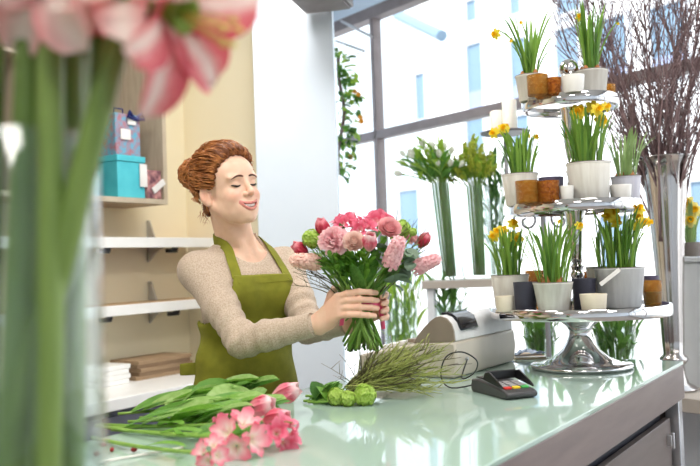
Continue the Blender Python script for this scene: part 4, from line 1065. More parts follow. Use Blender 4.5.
# apron: sheet lying on the torso
AG = Grid(axis(-.60, -.10, .0042, []), axis(2.48, 2.92, .0042, []), axis(.60, 1.40, .0048, []))
def apron_d(X, Y, Z):
    inf = .011 + np.clip((.93 - Z) * .06, 0, .03)
    d = np.minimum(torso_d(X, Y, np.maximum(Z, .69), 0) , 9)
    for s in (-1, 1):
        c = T(.070, s * .066, 1.195); x, y, z = X - c[0], Y - c[1], Z - c[2]
        f = x * TF[0] + y * TF[1]; l = x * TL[0] + y * TL[1]
        de = (np.sqrt((f / .056) ** 2 + (l / .066) ** 2 + (z / .064) ** 2) - 1) * .056
        h = np.clip(.5 + .5 * (de - d) / .035, 0, 1); d = de * (1 - h) + d * h - .035 * h * (1 - h)
    dx, dy = X - TC[0], Y - TC[1]; f = dx * TF[0] + dy * TF[1]; l = dx * TL[0] + dy * TL[1]
    d = d + .0034 * np.sin(30 * l + 48 * Z + 2.2 * vnoise(X, Y, Z, 12, 8)) * np.exp(-((Z - 1.03) / .09) ** 2) + .0026 * np.sin(34 * l + 10 * Z + 1.5 * vnoise(X, Y, Z, 12, 8)) * np.clip((1.0 - Z) * 6, 0, 1) + .0015 * vnoise(X, Y, Z, 40, 9)
    sh = np.abs(d - inf) - .0042
    wid = np.interp(Z.ravel(), [.6, 1.00, 1.06, 1.12, 1.18, 1.25], [.24, .24, .17, .135, .115, .100]).reshape(Z.shape)
    reg = np.maximum(np.maximum(np.abs(l) - wid, -.035 - f), np.maximum(Z - 1.243 - .0 * l, .62 - Z))
    return np.maximum(sh, reg)
AG.op(apron_d, TC + (-.26, -.26, .6), TC + (.26, .26, 1.30), .001)
me, _ = AG.mesh('apron', 'apron_olive', 1); ap = pput('apron', me); ap['label'] = 'olive green bib apron'
def tsurf(f, l, z, out):
    """push a point to the clothes surface"""
    p = T(f, l, z)
    for _ in range(30):
        e = 1e-3; v = float(UN(p)[0]); g = np.array([(float(UN(p + dv)[0]) - v) / e for dv in np.eye(3) * e]); ng = np.linalg.norm(g)
        if ng < 1e-6: break
        p = p - g / ng * (v - out) * .6
    return p
def UN(p): return np.minimum(SG.sample(p), G.sample(p))
def ribbon(name, pts, wdt, mat, parent_put=pput, th=.0024):
    """flat band through points with surface normals taken from the clothes field"""
    b = MB(); n = len(pts); rows = []
    for i in range(n):
        p = pts[i]; t = pts[min(i + 1, n - 1)] - pts[max(i - 1, 0)]; t /= np.linalg.norm(t); e = 2e-3
        g = np.array([float(UN(p + dv)[0]) - float(UN(p - dv)[0]) for dv in np.eye(3) * e]); g -= t * (g @ t); g /= np.linalg.norm(g) + 1e-9
        sd = np.cross(t, g); rows.append([V(p - sd * wdt / 2), V(p), V(p + sd * wdt / 2), V(p + sd * wdt / 2 + g * th), V(p + g * th * 1.4), V(p - sd * wdt / 2 + g * th)])
    vs = [q for r in rows for q in r]; fs = []
    for i in range(n - 1):
        for k in range(6): fs.append((i * 6 + k, i * 6 + (k + 1) % 6, (i + 1) * 6 + (k + 1) % 6, (i + 1) * 6 + k))
    fs += [tuple(range(6)), tuple(range((n - 1) * 6, n * 6))[::-1]]
    return parent_put(name, b.add(vs, fs).mesh(name, mat, angle=50))
for s in (-1, 1):
    key = [(.12, s * .088, 1.232), (.11, s * .087, 1.26), (.085, s * .084, 1.29), (.05, s * .078, 1.325), (.015, s * .073, 1.345), (-.025, s * .068, 1.358), (-.062, s * .042, 1.372), (-.074, s * .0, 1.38)]
    pts = [tsurf(*p, .004) for p in key]
    fine = []
    for i in range(len(pts) - 1):
        p0, p1, p2, p3 = pts[max(0, i - 1)], pts[i], pts[i + 1], pts[min(len(pts) - 1, i + 2)]
        for t in (0, .33, .66): fine.append(.5 * ((2 * p1) + (-p0 + p2) * t + (2 * p0 - 5 * p1 + 4 * p2 - p3) * t * t + (-p0 + 3 * p1 - 3 * p2 + p3) * t ** 3))
    fine.append(pts[-1]); ribbon('neck_strap', fine, .030, 'apron_olive')
# bib hem seam and ties
hem = [tsurf(.13, l, 1.226, .0125) for l in np.linspace(-.094, .094, 9)]
ribbon('bib_hem', hem, .022, 'apron_olive', th=.0014)
kn = T(0, 0, .955)
lp = MB()
def loop(path, w=.022):
    rows = []
    for i, p in enumerate(path): rows.append([V(p) + V((0, 0, -w)), V(p), V(p) + V((0, 0, w))])
    return rows
lp.patch(loop([kn - TF * .030 - TL * .118, kn - TF * .040 - TL * .150, kn - TF * .055 - TL * .188, kn - TF * .075 - TL * .194, kn - TF * .090 - TL * .178, kn - TF * .075 - TL * .135, kn - TF * .06 - TL * .105], .018))
o = pput('apron_tie', lp.mesh('apron_tie', 'apron_olive')); md = o.modifiers.new('thick', 'SOLIDIFY'); md.thickness = .003
o.modifiers.new('smooth', 'SUBSURF').render_levels = 2
# trousers and shoes
TG = Grid(axis(-.62, -.08, .008, []), axis(2.46, 2.95, .008, []), axis(.05, 1.0, .01, []))
TG.op(lambda X, Y, Z: np.maximum(torso_d(X, Y, np.maximum(Z, .69), .0065), np.maximum(.70 - Z, Z - .97)), TC + (-.25, -.25, .66), TC + (.25, .25, 1.0), .004)
for s in (-1, 1):
    hip, knee, ank = T(0, s * .085, .80), T(.01, s * .09, .46), T(-.01, s * .095, .10); TG.cone(hip, knee, .09, .065, .03); TG.cone(knee, ank, .065, .056, .02)
me, _ = TG.mesh('trousers', 'trouser', 1); pput('trousers', me)
for s in (-1, 1):
    ank = T(-.01, s * .095, 0); X2 = Grid(axis(ank[0] - .25, ank[0] + .25, .006, []), axis(ank[1] - .25, ank[1] + .25, .006, []), axis(-.02, .16, .006, []))
    X2.cone(ank + (0, 0, .05), ank + TF * .13 + (0, 0, .035), .046, .042, .02); X2.cone(ank - TF * .03 + (0, 0, .05), ank + (0, 0, .09), .044, .046, .02)
    X2.op(lambda X, Y, Z: Z - .001, (-9, -9, -.05), (9, 9, .001), .002, sub=True)
    me, _ = X2.mesh('shoe', 'shoe', 1); pput('shoe', me)
# ---------------------------------------------------------------- cut flowers: kinds
def MG(name, stops, length=.05, rough=.5, transl=.3, across=None, nscale=120, namt=.15, sheen=0):
    """petal material: colour runs with the distance from the flower's heart (or across the petal), broken by fine veins"""
    m = bpy.data.materials.new(name); m.use_nodes = True; nt = m.node_tree; n = nt.nodes; L = nt.links; b = n['Principled BSDF']
    b.inputs['Roughness'].default_value = rough
    tc = n.new('ShaderNodeTexCoord')
    if across:
        sx = n.new('ShaderNodeSeparateXYZ'); L.new(tc.outputs['Object'], sx.inputs[0]); ab = n.new('ShaderNodeMath'); ab.operation = 'ABSOLUTE'; L.new(sx.outputs[1], ab.inputs[0]); src = ab.outputs[0]; sc = 1 / across
    else:
        ln = n.new('ShaderNodeVectorMath'); ln.operation = 'LENGTH'; L.new(tc.outputs['Object'], ln.inputs[0]); src = ln.outputs['Value']; sc = 1 / length
    mu = n.new('ShaderNodeMath'); mu.operation = 'MULTIPLY'; L.new(src, mu.inputs[0]); mu.inputs[1].default_value = sc
    mp = n.new('ShaderNodeMapping'); mp.inputs['Scale'].default_value = (.25, 1, .25); L.new(tc.outputs['Object'], mp.inputs[0])
    nz = n.new('ShaderNodeTexNoise'); nz.inputs['Scale'].default_value = nscale; L.new(mp.outputs[0], nz.inputs['Vector'])
    ma = n.new('ShaderNodeMath'); ma.operation = 'MULTIPLY_ADD'; L.new(nz.outputs[0], ma.inputs[0]); ma.inputs[1].default_value = namt * 2; L.new(mu.outputs[0], ma.inputs[2])
    sb = n.new('ShaderNodeMath'); sb.operation = 'SUBTRACT'; L.new(ma.outputs[0], sb.inputs[0]); sb.inputs[1].default_value = namt
    r = n.new('ShaderNodeValToRGB'); L.new(sb.outputs[0], r.inputs[0]); e = r.color_ramp.elements
    e[0].position, e[0].color = stops[0][0], lin(stops[0][1]); e[1].position, e[1].color = stops[-1][0], lin(stops[-1][1])
    for p, c in stops[1:-1]: q = e.new(p); q.color = lin(c)
    L.new(r.outputs[0], b.inputs['Base Color'])
    t = n.new('ShaderNodeBsdfTranslucent'); ms = n.new('ShaderNodeMixShader'); ms.inputs[0].default_value = transl
    L.new(r.outputs[0], t.inputs[0]); L.new(b.outputs[0], ms.inputs[1]); L.new(t.outputs[0], ms.inputs[2]); L.new(ms.outputs[0], n['Material Output'].inputs[0])
    MATS[name] = m
MG('tulip_pink', [(0, (240, 214, 170)), (.3, (232, 92, 120)), (.8, (238, 110, 136)), (1, (250, 190, 200))], .05)
MG('tulip_deep', [(0, (230, 190, 150)), (.3, (214, 60, 90)), (.85, (226, 76, 104)), (1, (244, 160, 170))], .05)
MG('tulip_pale', [(0, (244, 236, 200)), (.35, (246, 180, 186)), (.8, (240, 120, 146)), (1, (252, 220, 222))], .05)
MG('ranun_pink', [(0, (226, 190, 130)), (.3, (244, 168, 176)), (1, (252, 206, 206))], .035)
MG('ranun_cream', [(0, (200, 204, 110)), (.35, (250, 214, 200)), (1, (252, 230, 220))], .033)
MG('carn_pink', [(0, (230, 150, 160)), (.5, (246, 178, 186)), (1, (254, 214, 216))], .04)
MG('alstro_pink', [(0, (252, 236, 190)), (.3, (250, 196, 204)), (.65, (232, 96, 130)), (1, (240, 130, 156))], .034)
MG('alstro_soft', [(0, (252, 246, 214)), (.45, (254, 234, 230)), (.75, (246, 164, 176)), (1, (236, 112, 138))], .04)
MG('hyacinth_pink', [(0, (232, 130, 150)), (.5, (246, 170, 182)), (1, (252, 204, 208))], .03, nscale=300)
MG('hyacinth_peach', [(0, (240, 150, 140)), (.5, (250, 190, 180)), (1, (252, 214, 200))], .03, nscale=300)
M('viburnum', (168, 204, 76), .5, col2=(202, 224, 122), scale=160, transl=.35)
M('eucalyptus', (112, 134, 112), .6, col2=(134, 152, 130), scale=20, transl=.25)
M('leaf_fresh', (112, 164, 58), .42, col2=(136, 184, 74), scale=20, transl=.4)
M('leaf_tulip', (104, 156, 66), .4, col2=(130, 178, 88), scale=14, transl=.4, stretch=(.3, 1, 1))
M('leaf_edge', (176, 206, 130), .4, col2=(150, 190, 100), scale=14, transl=.4)
M('stem_pale', (150, 186, 90), .4, col2=(126, 168, 70), scale=20, transl=.15)
M('twig_olive', (162, 170, 92), .7, col2=(134, 142, 72), scale=20)
M('twig_dark', (70, 64, 44), .7, col2=(96, 92, 56), scale=20)
PET = {}
def petals_of(kind):
    if kind in PET: return PET[kind]
    if kind in ('tulip_pink', 'tulip_deep', 'tulip_pale'):
        PET[kind] = MB().patch(petal(.058, .038, 50, 108, .60, 7, 5, .5, .10, base=.3, r0=.004)).mesh('petal', kind, angle=180)
    elif kind in ('ranun_pink', 'ranun_cream'):
        b = MB(); k = 0
        for ring in range(7):
            n = 5 + ring; t = ring / 6
            for j in range(n):
                b.patch(petal(.018 + .012 * t, .018 + .012 * t, 80 - 62 * t, 118 - 78 * t, .45, 4, 3, .6, .35, base=.4, r0=.001 + .004 * t), mat=Matrix.Translation((0, 0, .009 * (1 - t))) @ Matrix.Rotation(k * 2.399 + j * 2 * PI / n, 4, 'Z'))
            k += 1
        PET[kind] = b.mesh('bloom', kind, angle=180)
    elif kind == 'carn_pink':
        b = MB()
        for j in range(34):
            t = (j + .5) / 34
            b.patch(petal(.022 + .018 * t, .026, 84 - 66 * t, 64 - 84 * t, .2, 4, 4, .8, .7, ruf=.005, base=.3, r0=.002, seed=j), mat=Matrix.Translation((0, 0, .012 * (1 - t))) @ Matrix.Rotation(j * 2.399, 4, 'Z'))
        PET[kind] = b.mesh('bloom', kind, angle=180)
    elif kind in ('alstro_pink', 'alstro_soft'):
        b = MB()
        for j in range(6): b.patch(petal(.040 + .003 * (j % 2), .018 + .006 * (j % 2), 66, 12 + 20 * (j % 2), .35, 6, 3, .66, .1, base=.2, r0=.002), mat=Matrix.Rotation(j * PI / 3, 4, 'Z'))
        for j in range(5): b.tube([(0, 0, .004), (.004 * math.cos(j * 1.3), .004 * math.sin(j * 1.3), .03)], .0006, 4)
        PET[kind] = b.mesh('floret', kind, angle=180)
    elif kind in ('hyacinth_pink', 'hyacinth_peach'):
        b = MB(); r = random.Random(4)
        for j in range(46):
            t = (j + .5) / 46; a = j * 2.399; d = V((math.cos(a), math.sin(a), .15 + t * .9)).normalized(); m0 = aim(V((0, 0, .062 * t)) + d * .013, d, r.uniform(0, 6), 1.12 - .4 * t)
            for q in range(6): b.patch(petal(.021, .0085, 70, -40, .2, 4, 1, .6, .1, base=.5, r0=.002), mat=m0 @ Matrix.Rotation(q * PI / 3, 4, 'Z'))
        PET[kind] = b.mesh('flower_spike', kind, angle=180)
    elif kind == 'viburnum':
        b = MB(); r = random.Random(5)
        for j in range(120):
            z = 1 - 2 * (j + .5) / 120; a = j * 2.399; rr = math.sqrt(1 - z * z); d = V((rr * math.cos(a), rr * math.sin(a), z)); m0 = aim(d * .0195 * r.uniform(.82, 1.14), d, r.uniform(0, 6), r.uniform(.9, 1.25))
            for q in range(5): b.patch(petal(.0065, .0055, 40, 5, .2, 2, 1, .6, .4, base=.4, r0=.0006), mat=m0 @ Matrix.Rotation(q * 2 * PI / 5, 4, 'Z'))
        b.ball((0, 0, 0), .015, 10, 8)
        PET[kind] = b.mesh('flower_cluster', kind, angle=180)
    return PET[kind]
def head(o, kind, p, d, s=1.0, roll=None):
    """flower head parts on thing o at local point p, facing d"""
    me = petals_of(kind); m = aim(p, d, U(0, 6) if roll is None else roll, s)
    if kind.startswith('tulip'):
        for j in range(6): put('petal', me, o, m @ Matrix.Rotation(j * PI / 3 + (.1 if j % 2 else 0), 4, 'Z') @ Matrix.Scale(1 if j % 2 else .93, 4))
    elif kind.startswith('alstro'):
        d = V(d).normalized(); q = d.orthogonal().normalized(); w = d.cross(q)
        for j in range(4):
            a = j * PI / 2 + .4; dd = (d + (q * math.cos(a) + w * math.sin(a)) * .75).normalized(); fp = V(p) + (q * math.cos(a) + w * math.sin(a)) * .016 * s
            put('floret', me, o, aim(fp, dd, U(0, 6), s))
    else:
        b = put({'h': 'flower_spike', 'v': 'flower_cluster'}.get(kind[0], 'bloom'), me, o, m); stuff(b)
def bq_stem(hp, hd, bind_a, bind_r, z_bind, low_a, low_r, z_low, n=6):
    hp = V(hp); bnd = V((BQ[0] + bind_r * math.cos(bind_a), BQ[1] + bind_r * math.sin(bind_a), z_bind)); low = V((BQ[0] + low_r * math.cos(low_a), BQ[1] + low_r * math.sin(low_a), z_low))
    out = V((bnd.x - low.x, bnd.y - low.y, bnd.z - low.z)).normalized()
    k = (hp - bnd).length
    a = bez(hp, bnd + out * k * .55 * .6 + (hp - bnd) * .25, bnd, n); return a + [bnd.lerp(low, .5), low]

# ---------------------------------------------------------------- the bouquet in her hands
def bouquet_item(name, label, cat, kind, px, py, d, fdir, s=1.0, group='flowers in the held bouquet', mat='stem_green', leaves=0, rs_=.0028):
    hp = W(px, py, d); k = len(BQN); BQN.append(1); ang = math.atan2(hp.y - BQ[1], hp.x - BQ[0])
    o = thing(name, label, cat, (BQ[0], BQ[1], 1.15), 0, group); off = V((BQ[0], BQ[1], 1.15))
    pts = bq_stem(hp - V(fdir).normalized() * .004, fdir, ang + U(-.9, .9), .044 * math.sqrt(U()), 1.15, ang + PI + U(-.8, .8), U(.015, .058), U(1.018, 1.045))
    MB().tube([p - off for p in pts], [rs_ * .8] * 4 + [rs_] * (len(pts) - 6) + [rs_ * 1.4, rs_ * 1.6], 7).build('stem', mat if len(BQN) % 2 else 'stem_pale', o, angle=180)
    if kind: head(o, kind, hp - off, fdir, s)
    for j in range(leaves):
        i = 1 + j % 3; p = pts[i].lerp(pts[i + 1], U()) - off; leaf_obj(o, random.choice(('leaf_green', 'leaf_fresh', 'leaf_dark')), p, V(fdir).normalized() + V((U(-.8, .8), U(-1, .2), U(-.2, .6))), U(.05, .085), .02)
    return o, hp, pts, off
BQN = []
B_ = bouquet_item
B_('hyacinth', 'peach pink hyacinth pointing out at the left of the bouquet', 'flower', 'hyacinth_peach', 316, 262, 2.33, (-1, -.5, .12), 1.0, rs_=.004)
B_('tulip', 'deep pink tulip tucked below the left green snowball bloom', 'flower', 'tulip_deep', 308, 254, 2.38, (-.7, -.4, .5), 1.0)
B_('snowball_bloom', 'lime green snowball bloom at the left of the bouquet', 'flower', 'viburnum', 312, 239, 2.36, (-.5, -.4, .8), 1.15, leaves=3)
B_('tulip', 'rosy tulip above the pale pink carnation', 'flower', 'tulip_deep', 327, 238, 2.37, (-.35, -.4, 1), 1.12, leaves=2)
B_('carnation', 'large pale pink carnation at the left front of the bouquet', 'flower', 'carn_pink', 334, 242, 2.30, (-.25, -1, .55), 1.15, leaves=2)
B_('alstroemeria', 'deep pink alstroemeria standing highest at the left of the bouquet top', 'flower', 'alstro_pink', 345, 224, 2.42, (-.1, -.4, 1), .8, leaves=3)
B_('alstroemeria', 'pink alstroemeria in the middle of the bouquet top', 'flower', 'alstro_pink', 362, 229, 2.38, (.0, -.6, 1), .85, leaves=2)
B_('alstroemeria', 'deep pink alstroemeria at the right of the bouquet top', 'flower', 'alstro_pink', 378, 222, 2.44, (.15, -.4, 1), .9, leaves=2)
B_('ranunculus', 'cream pink ranunculus at the front centre of the bouquet', 'flower', 'ranun_cream', 354, 244, 2.28, (-.05, -1, .5), 1.05)
B_('tulip', 'pink and white tulip at the front centre of the bouquet', 'flower', 'tulip_pale', 369, 251, 2.27, (.1, -.75, .9), 1.12)
B_('ranunculus', 'pale pink ranunculus at the upper right of the bouquet', 'flower', 'ranun_pink', 388, 231, 2.32, (.25, -.9, .6), 1.15, leaves=2)
B_('snowball_bloom', 'lime green snowball bloom at the upper right of the bouquet', 'flower', 'viburnum', 401, 229, 2.38, (.4, -.4, .9), 1.15, leaves=3)
B_('hyacinth', 'pink hyacinth at the right front of the bouquet', 'flower', 'hyacinth_pink', 391, 262, 2.27, (.35, -.6, .9), 1.05, rs_=.004)
B_('hyacinth', 'pink hyacinth leaning out at the far right of the bouquet', 'flower', 'hyacinth_pink', 416, 268, 2.34, (.95, -.3, .4), .95, rs_=.004)
B_('tulip', 'pink tulip at the far right of the bouquet', 'flower', 'tulip_deep', 419, 248, 2.42, (.6, -.4, .9), .95)
B_('tulip', 'pale tulip half hidden behind the bouquet top', 'flower', 'tulip_pale', 352, 226, 2.46, (0, .1, 1), .8)
B_('carnation', 'small pale pink carnation at the back right of the bouquet', 'flower', 'carn_pink', 410, 240, 2.47, (.5, .3, .9), .7)
B_('snowball_bloom', 'small unopened green bloom beside the right snowball', 'flower', 'viburnum', 413, 232, 2.36, (.6, -.3, .9), .5)
for (px, py, dx, dz, lab) in ((412, 262, 1, -.1, 'low'), (408, 248, .8, .5, 'upper'), (398, 280, .9, -.5, 'drooping'), (376, 236, .1, 1, 'central')):
    o, hp, pts, off = B_('eucalyptus_sprig', lab + ' grey-green eucalyptus sprig at the right of the bouquet', 'foliage', None, px, py, 2.31, (dx, -.4, dz), group='eucalyptus in the held bouquet')
    for j in range(6):
        t = j / 5; p = hp.lerp(pts[2], t * .8) - off; leaf_obj(o, 'eucalyptus', p, (U(-.6, 1), U(-1, -.1), U(-.7, .7)), .042, .034, a0=5, a1=-10)
for (px, py, dd, lab, L) in ((376, 252, 2.29, 'broad green tulip leaf in the middle of the bouquet', .16), (340, 222, 2.40, 'dark green leaf beside the top left alstroemeria', .09), (335, 268, 2.30, 'dark green leaf at the left of the bouquet', .10), (352, 262, 2.28, 'pointed green leaf under the cream ranunculus', .12), (404, 262, 2.30, 'light green leaf under the right hyacinth', .13)):
    hp = W(px, py, dd); off = V((BQ[0], BQ[1], 1.15)); o = thing('cut_leaf', lab, 'leaf', off, 0, 'leaves in the held bouquet')
    p0 = V((BQ[0] + U(-.02, .02), BQ[1] - .035, 1.16)); dirv = (hp - p0); L2 = dirv.length
    MB().tube([p - off for p in (p0 + (p0 - hp) * .5, p0, p0 + dirv * .4)], .0025, 6).build('stem', 'stem_green', o)
    leaf_obj(o, 'leaf_dark' if 'dark' in lab else 'leaf_green', p0 + dirv * (1 - L / L2) - off if L2 > L else p0 - off, dirv, L, L * .28, roll=0, a0=8, a1=-10, name='blade')
# slender filler greens and twigs
for k in range(44):
    a = -PI / 2 + U(-1.9, 1.9); rr = U(.05, .13); hp = V((BQ[0] + rr * math.cos(a) * 1.15, BQ[1] + rr * math.sin(a) * .7, 1.27 + U(.0, .05) - rr * .25))
    o = thing('filler_stem', 'slender green filler stem inside the held bouquet', 'foliage', (BQ[0], BQ[1], 1.15), 0, 'green filler in the held bouquet'); off = V((BQ[0], BQ[1], 1.15))
    dv = V((math.cos(a), math.sin(a), .8)); pts = bq_stem(hp, dv, a + U(-1, 1), .045 * math.sqrt(U()), 1.15, a + PI + U(-.9, .9), U(.02, .06), U(1.02, 1.05))
    MB().tube([p - off for p in pts], [.0012, .0016, .0018, .002, .0023, .0028, .0034, .0038, .0040], 6).build('stem', ('stem_pale', 'stem_green', 'leaf_fresh', 'stem_pale')[k % 4], o, angle=180)
    for j in range(5): leaf_obj(o, ('leaf_green', 'leaf_fresh', 'leaf_fresh')[k % 3], pts[0].lerp(pts[3], j / 5) - off, dv + V((U(-1, 1), U(-1, 1), U(-.2, .8))), U(.035, .07), .014)
for k in range(20):
    t = k / 19; px = 296 + 30 * U() if k < 9 else (318 + 110 * U()); py = (268 + 22 * U()) if k < 9 else (212 + 20 * U()); 
    if k >= 15: px, py = 420 + 15 * U(), 235 + 35 * U()
    hp = W(px, py, 2.36 + U(-.06, .06)); o = thing('thin_twig', 'thin dark twig poking out of the held bouquet', 'twig', (BQ[0], BQ[1], 1.15), 0, 'twigs in the held bouquet'); off = V((BQ[0], BQ[1], 1.15))
    ang = math.atan2(hp.y - BQ[1], hp.x - BQ[0]); pts = bq_stem(hp, (0, 0, 1), ang, U(.01, .045), 1.15, ang + PI, U(.02, .05), U(1.02, 1.05))
    b = MB().tube([p - off for p in pts], [.0006, .0009, .0011] + [.0014] * (len(pts) - 3), 4)
    for j in range(4):
        q = pts[0].lerp(pts[2], j / 5) - off; b.tube([q, q + (pts[0] - pts[2]).normalized() * .02 + V((U(-.02, .02), U(-.02, .02), U(0, .02)))], [.0008, .0004], 4)
    b.build('twig', 'twig_dark', o, angle=180)
M('ribbon_pink', (246, 96, 140), .4, col2=(240, 84, 130), sheen=.2)
rb = thing('ribbon', 'bright pink ribbon tied round the bouquet stems', 'ribbon', (BQ[0], BQ[1], 1.15))
MB().lathe([(.0535, -.013), (.0555, -.013), (.0555, .013), (.0535, .013)], 40, closed=True).build('band', 'ribbon_pink', rb)
for (th, dz, sx) in ((-150, -.055, -1), (-10, -.07, 1)):
    p = C(th, .056, 0); pts = [(p[0] - BQ[0] + sx * .006 * t, p[1] - BQ[1] - .004 * t, dz * t) for t in (0, .3, .6, 1)]
    o = MB().patch([[V(q) + V((-.006, 0, 0)), V(q) + V((.006, 0, .002))] for q in pts]).build('tail', 'ribbon_pink', rb); o.modifiers.new('t', 'SOLIDIFY').thickness = .001

# ---------------------------------------------------------------- flowers lying on the counter
def lying(name, label, cat, kind, hpx, hpy, tpx, tpy, hz, s=1.0, bend=.0, mat='stem_pale', r=.0036, leaves=(), tz=.006, face=None, group='cut flowers lying on the counter'):
    h = onC(hpx, hpy, 0); t = onC(tpx, tpy, 0); h.z = CZ + hz; t.z = CZ + tz
    h2 = V((h.x, h.y, 0)) ; base = V((t.x, t.y, CZ))
    o = thing(name, label, cat, base, 0, group); mid = h.lerp(t, .5); mid.z = CZ + max(r + .001, hz * .35); sd = V((-(h - t).y, (h - t).x, 0)) * bend
    pts = bez(t, mid + sd, h, 8); MB().tube([p - base for p in pts], r, 7).build('stem', mat, o, angle=180)
    d = (h - pts[-3]).normalized() if face is None else V(face)
    if kind: head(o, kind, h - base, d, s)
    for (u, L, wd, ang, up, mt) in leaves:
        i = min(7, int(u * 8)); p = pts[i]; dv = (h - t).normalized(); dv = Matrix.Rotation(R(ang), 3, 'Z') @ dv; dv.z = up
        leaf_obj(o, mt, p - base, dv, L, wd, roll=U(-.5, .5), a0=12, a1=-14)
    return o
FL = 'leaf_fresh'; LT = 'leaf_tulip'; LE = 'leaf_edge'
L_ = lying
L_('tulip', 'pink tulip lying furthest to the right on the counter', 'flower', 'tulip_pale', 272, 414, 176, 404, .040, 1.4, .04, leaves=((.35, .20, .05, 6, .12, LT), (.5, .16, .045, -12, .16, LE)), face=(.9, -.15, .3))
L_('tulip', 'pink tulip just left of the rightmost one on the counter', 'flower', 'tulip_pale', 248, 430, 150, 414, .045, 1.3, .03, leaves=((.3, .20, .055, 8, .14, LE), (.5, .17, .05, -6, .18, LT)), face=(.85, -.35, .25))
L_('tulip', 'pale opened tulip under the right tulip heads on the counter', 'flower', 'tulip_pink', 264, 436, 140, 420, .034, 1.25, .02, leaves=((.4, .18, .05, 14, .16, LT), (.25, .2, .05, -3, .1, LE)), face=(.8, -.45, .15))
L_('alstroemeria', 'pink alstroemeria at the front of the counter flowers', 'flower', 'alstro_soft', 240, 456, 96, 428, .036, 1.1, -.03, r=.0042, leaves=((.5, .12, .035, 20, .1, FL), (.7, .11, .03, -25, .2, FL), (.85, .09, .03, 40, .3, 'leaf_green')), face=(.2, -.8, .5))
L_('alstroemeria', 'deep pink alstroemeria under the right tulips on the counter', 'flower', 'alstro_pink', 282, 448, 112, 432, .026, .85, -.02, r=.0042, leaves=((.55, .12, .035, 25, .12, 'leaf_green'), (.75, .1, .032, -15, .25, 'leaf_green'), (.9, .09, .035, 10, .4, 'leaf_green')), face=(.7, -.6, .35))
L_('alstroemeria', 'pink alstroemeria cut by the lower picture edge on the counter', 'flower', 'alstro_soft', 212, 470, 92, 440, .03, .65, -.03, r=.0042, leaves=((.6, .12, .03, 12, .15, FL),), face=(-.1, -.9, .4))
L_('alstroemeria', 'small pink budded alstroemeria in the middle of the counter flowers', 'flower', 'alstro_pink', 222, 438, 100, 427, .030, .45, .0, r=.004, leaves=((.6, .12, .04, -20, .2, FL), (.8, .1, .04, 35, .3, 'leaf_green')), face=(-.2, -.8, .5))
for (hp, tp, lab) in (((230, 402), (140, 408), 'back row green tulip leaf bundle on the counter'), ((206, 412), (118, 416), 'left green leafy stem on the counter'), ((250, 400), (190, 398), 'green leafy stem nearest the apron'), ((236, 422), (128, 424), 'green leafy stem in the middle of the counter pile'), ((262, 424), (170, 418), 'green leafy stem below the tulip heads on the counter'), ((226, 432), (110, 430), 'green leafy stem left of the front alstroemeria')):
    L_('leafy_stem', lab, 'foliage', None, hp[0], hp[1], tp[0], tp[1], .02, 1, .03, leaves=((.2, .19, .055, 8, .25, LT), (.35, .2, .06, -10, .28, LE), (.5, .18, .055, 16, .3, LT), (.6, .17, .05, -14, .4, FL), (.75, .15, .055, -4, .4, LE), (.85, .12, .05, 22, .45, FL), (.95, .12, .05, 4, .4, LT)))
o = L_('snowball_bloom', 'lime green snowball bloom lying right on the counter', 'flower', 'viburnum', 365, 405, 306, 398, .026, 1.25, .05, leaves=((.3, .07, .05, 60, .5, 'leaf_green'), (.5, .07, .05, -30, .5, 'leaf_green'), (.15, .07, .05, 20, .5, 'leaf_green')), group='snowball blooms on the counter')
o = L_('snowball_bloom', 'lime green snowball bloom lying left of the other by the apron', 'flower', 'viburnum', 337, 405, 304, 403, .021, 1.05, -.05, leaves=((.2, .08, .05, 40, .4, 'leaf_green'), (.4, .08, .055, 80, .6, 'leaf_green'), (.7, .07, .05, 70, .8, 'leaf_green')), group='snowball blooms on the counter')
L_('snowball_bloom', 'small lime bloom between the two snowballs on the counter', 'flower', 'viburnum', 348, 406, 308, 404, .019, .9, -.02, leaves=((.6, .08, .055, 100, .6, 'leaf_green'), (.3, .07, .05, 120, 1.0, 'leaf_dark'), (.15, .06, .045, 60, .9, 'leaf_green'), (.5, .06, .04, 150, .8, 'leaf_fresh')), group='snowball blooms on the counter')
# broad leaves standing up out of the pile
o = thing('leaf_bunch', 'broad pale-edged tulip leaves rising out of the counter flowers', 'foliage', onC(215, 425), 0, 'cut flowers lying on the counter')
bo = o.location.copy()
for (x0, y0, x1, y1, hz, mt) in ((165, 420, 222, 404, .045, LE), (190, 418, 246, 400, .06, LT), (205, 424, 262, 404, .05, LE), (215, 430, 262, 420, .06, LT), (200, 434, 250, 432, .05, FL), (232, 432, 276, 424, .05, LT), (185, 412, 215, 398, .05, LT), (228, 440, 268, 446, .04, FL), (175, 428, 226, 424, .04, LE)):
    a_ = onC(x0, y0, .004); b_ = onC(x1, y1, 0); b_ = b_ + V((0, 0, hz)); dv = b_ - a_
    leaf_obj(o, mt, a_ - bo, dv, dv.length * 1.05, dv.length * .3, roll=U(-.9, .2), a0=22, a1=-28, cup=.5)
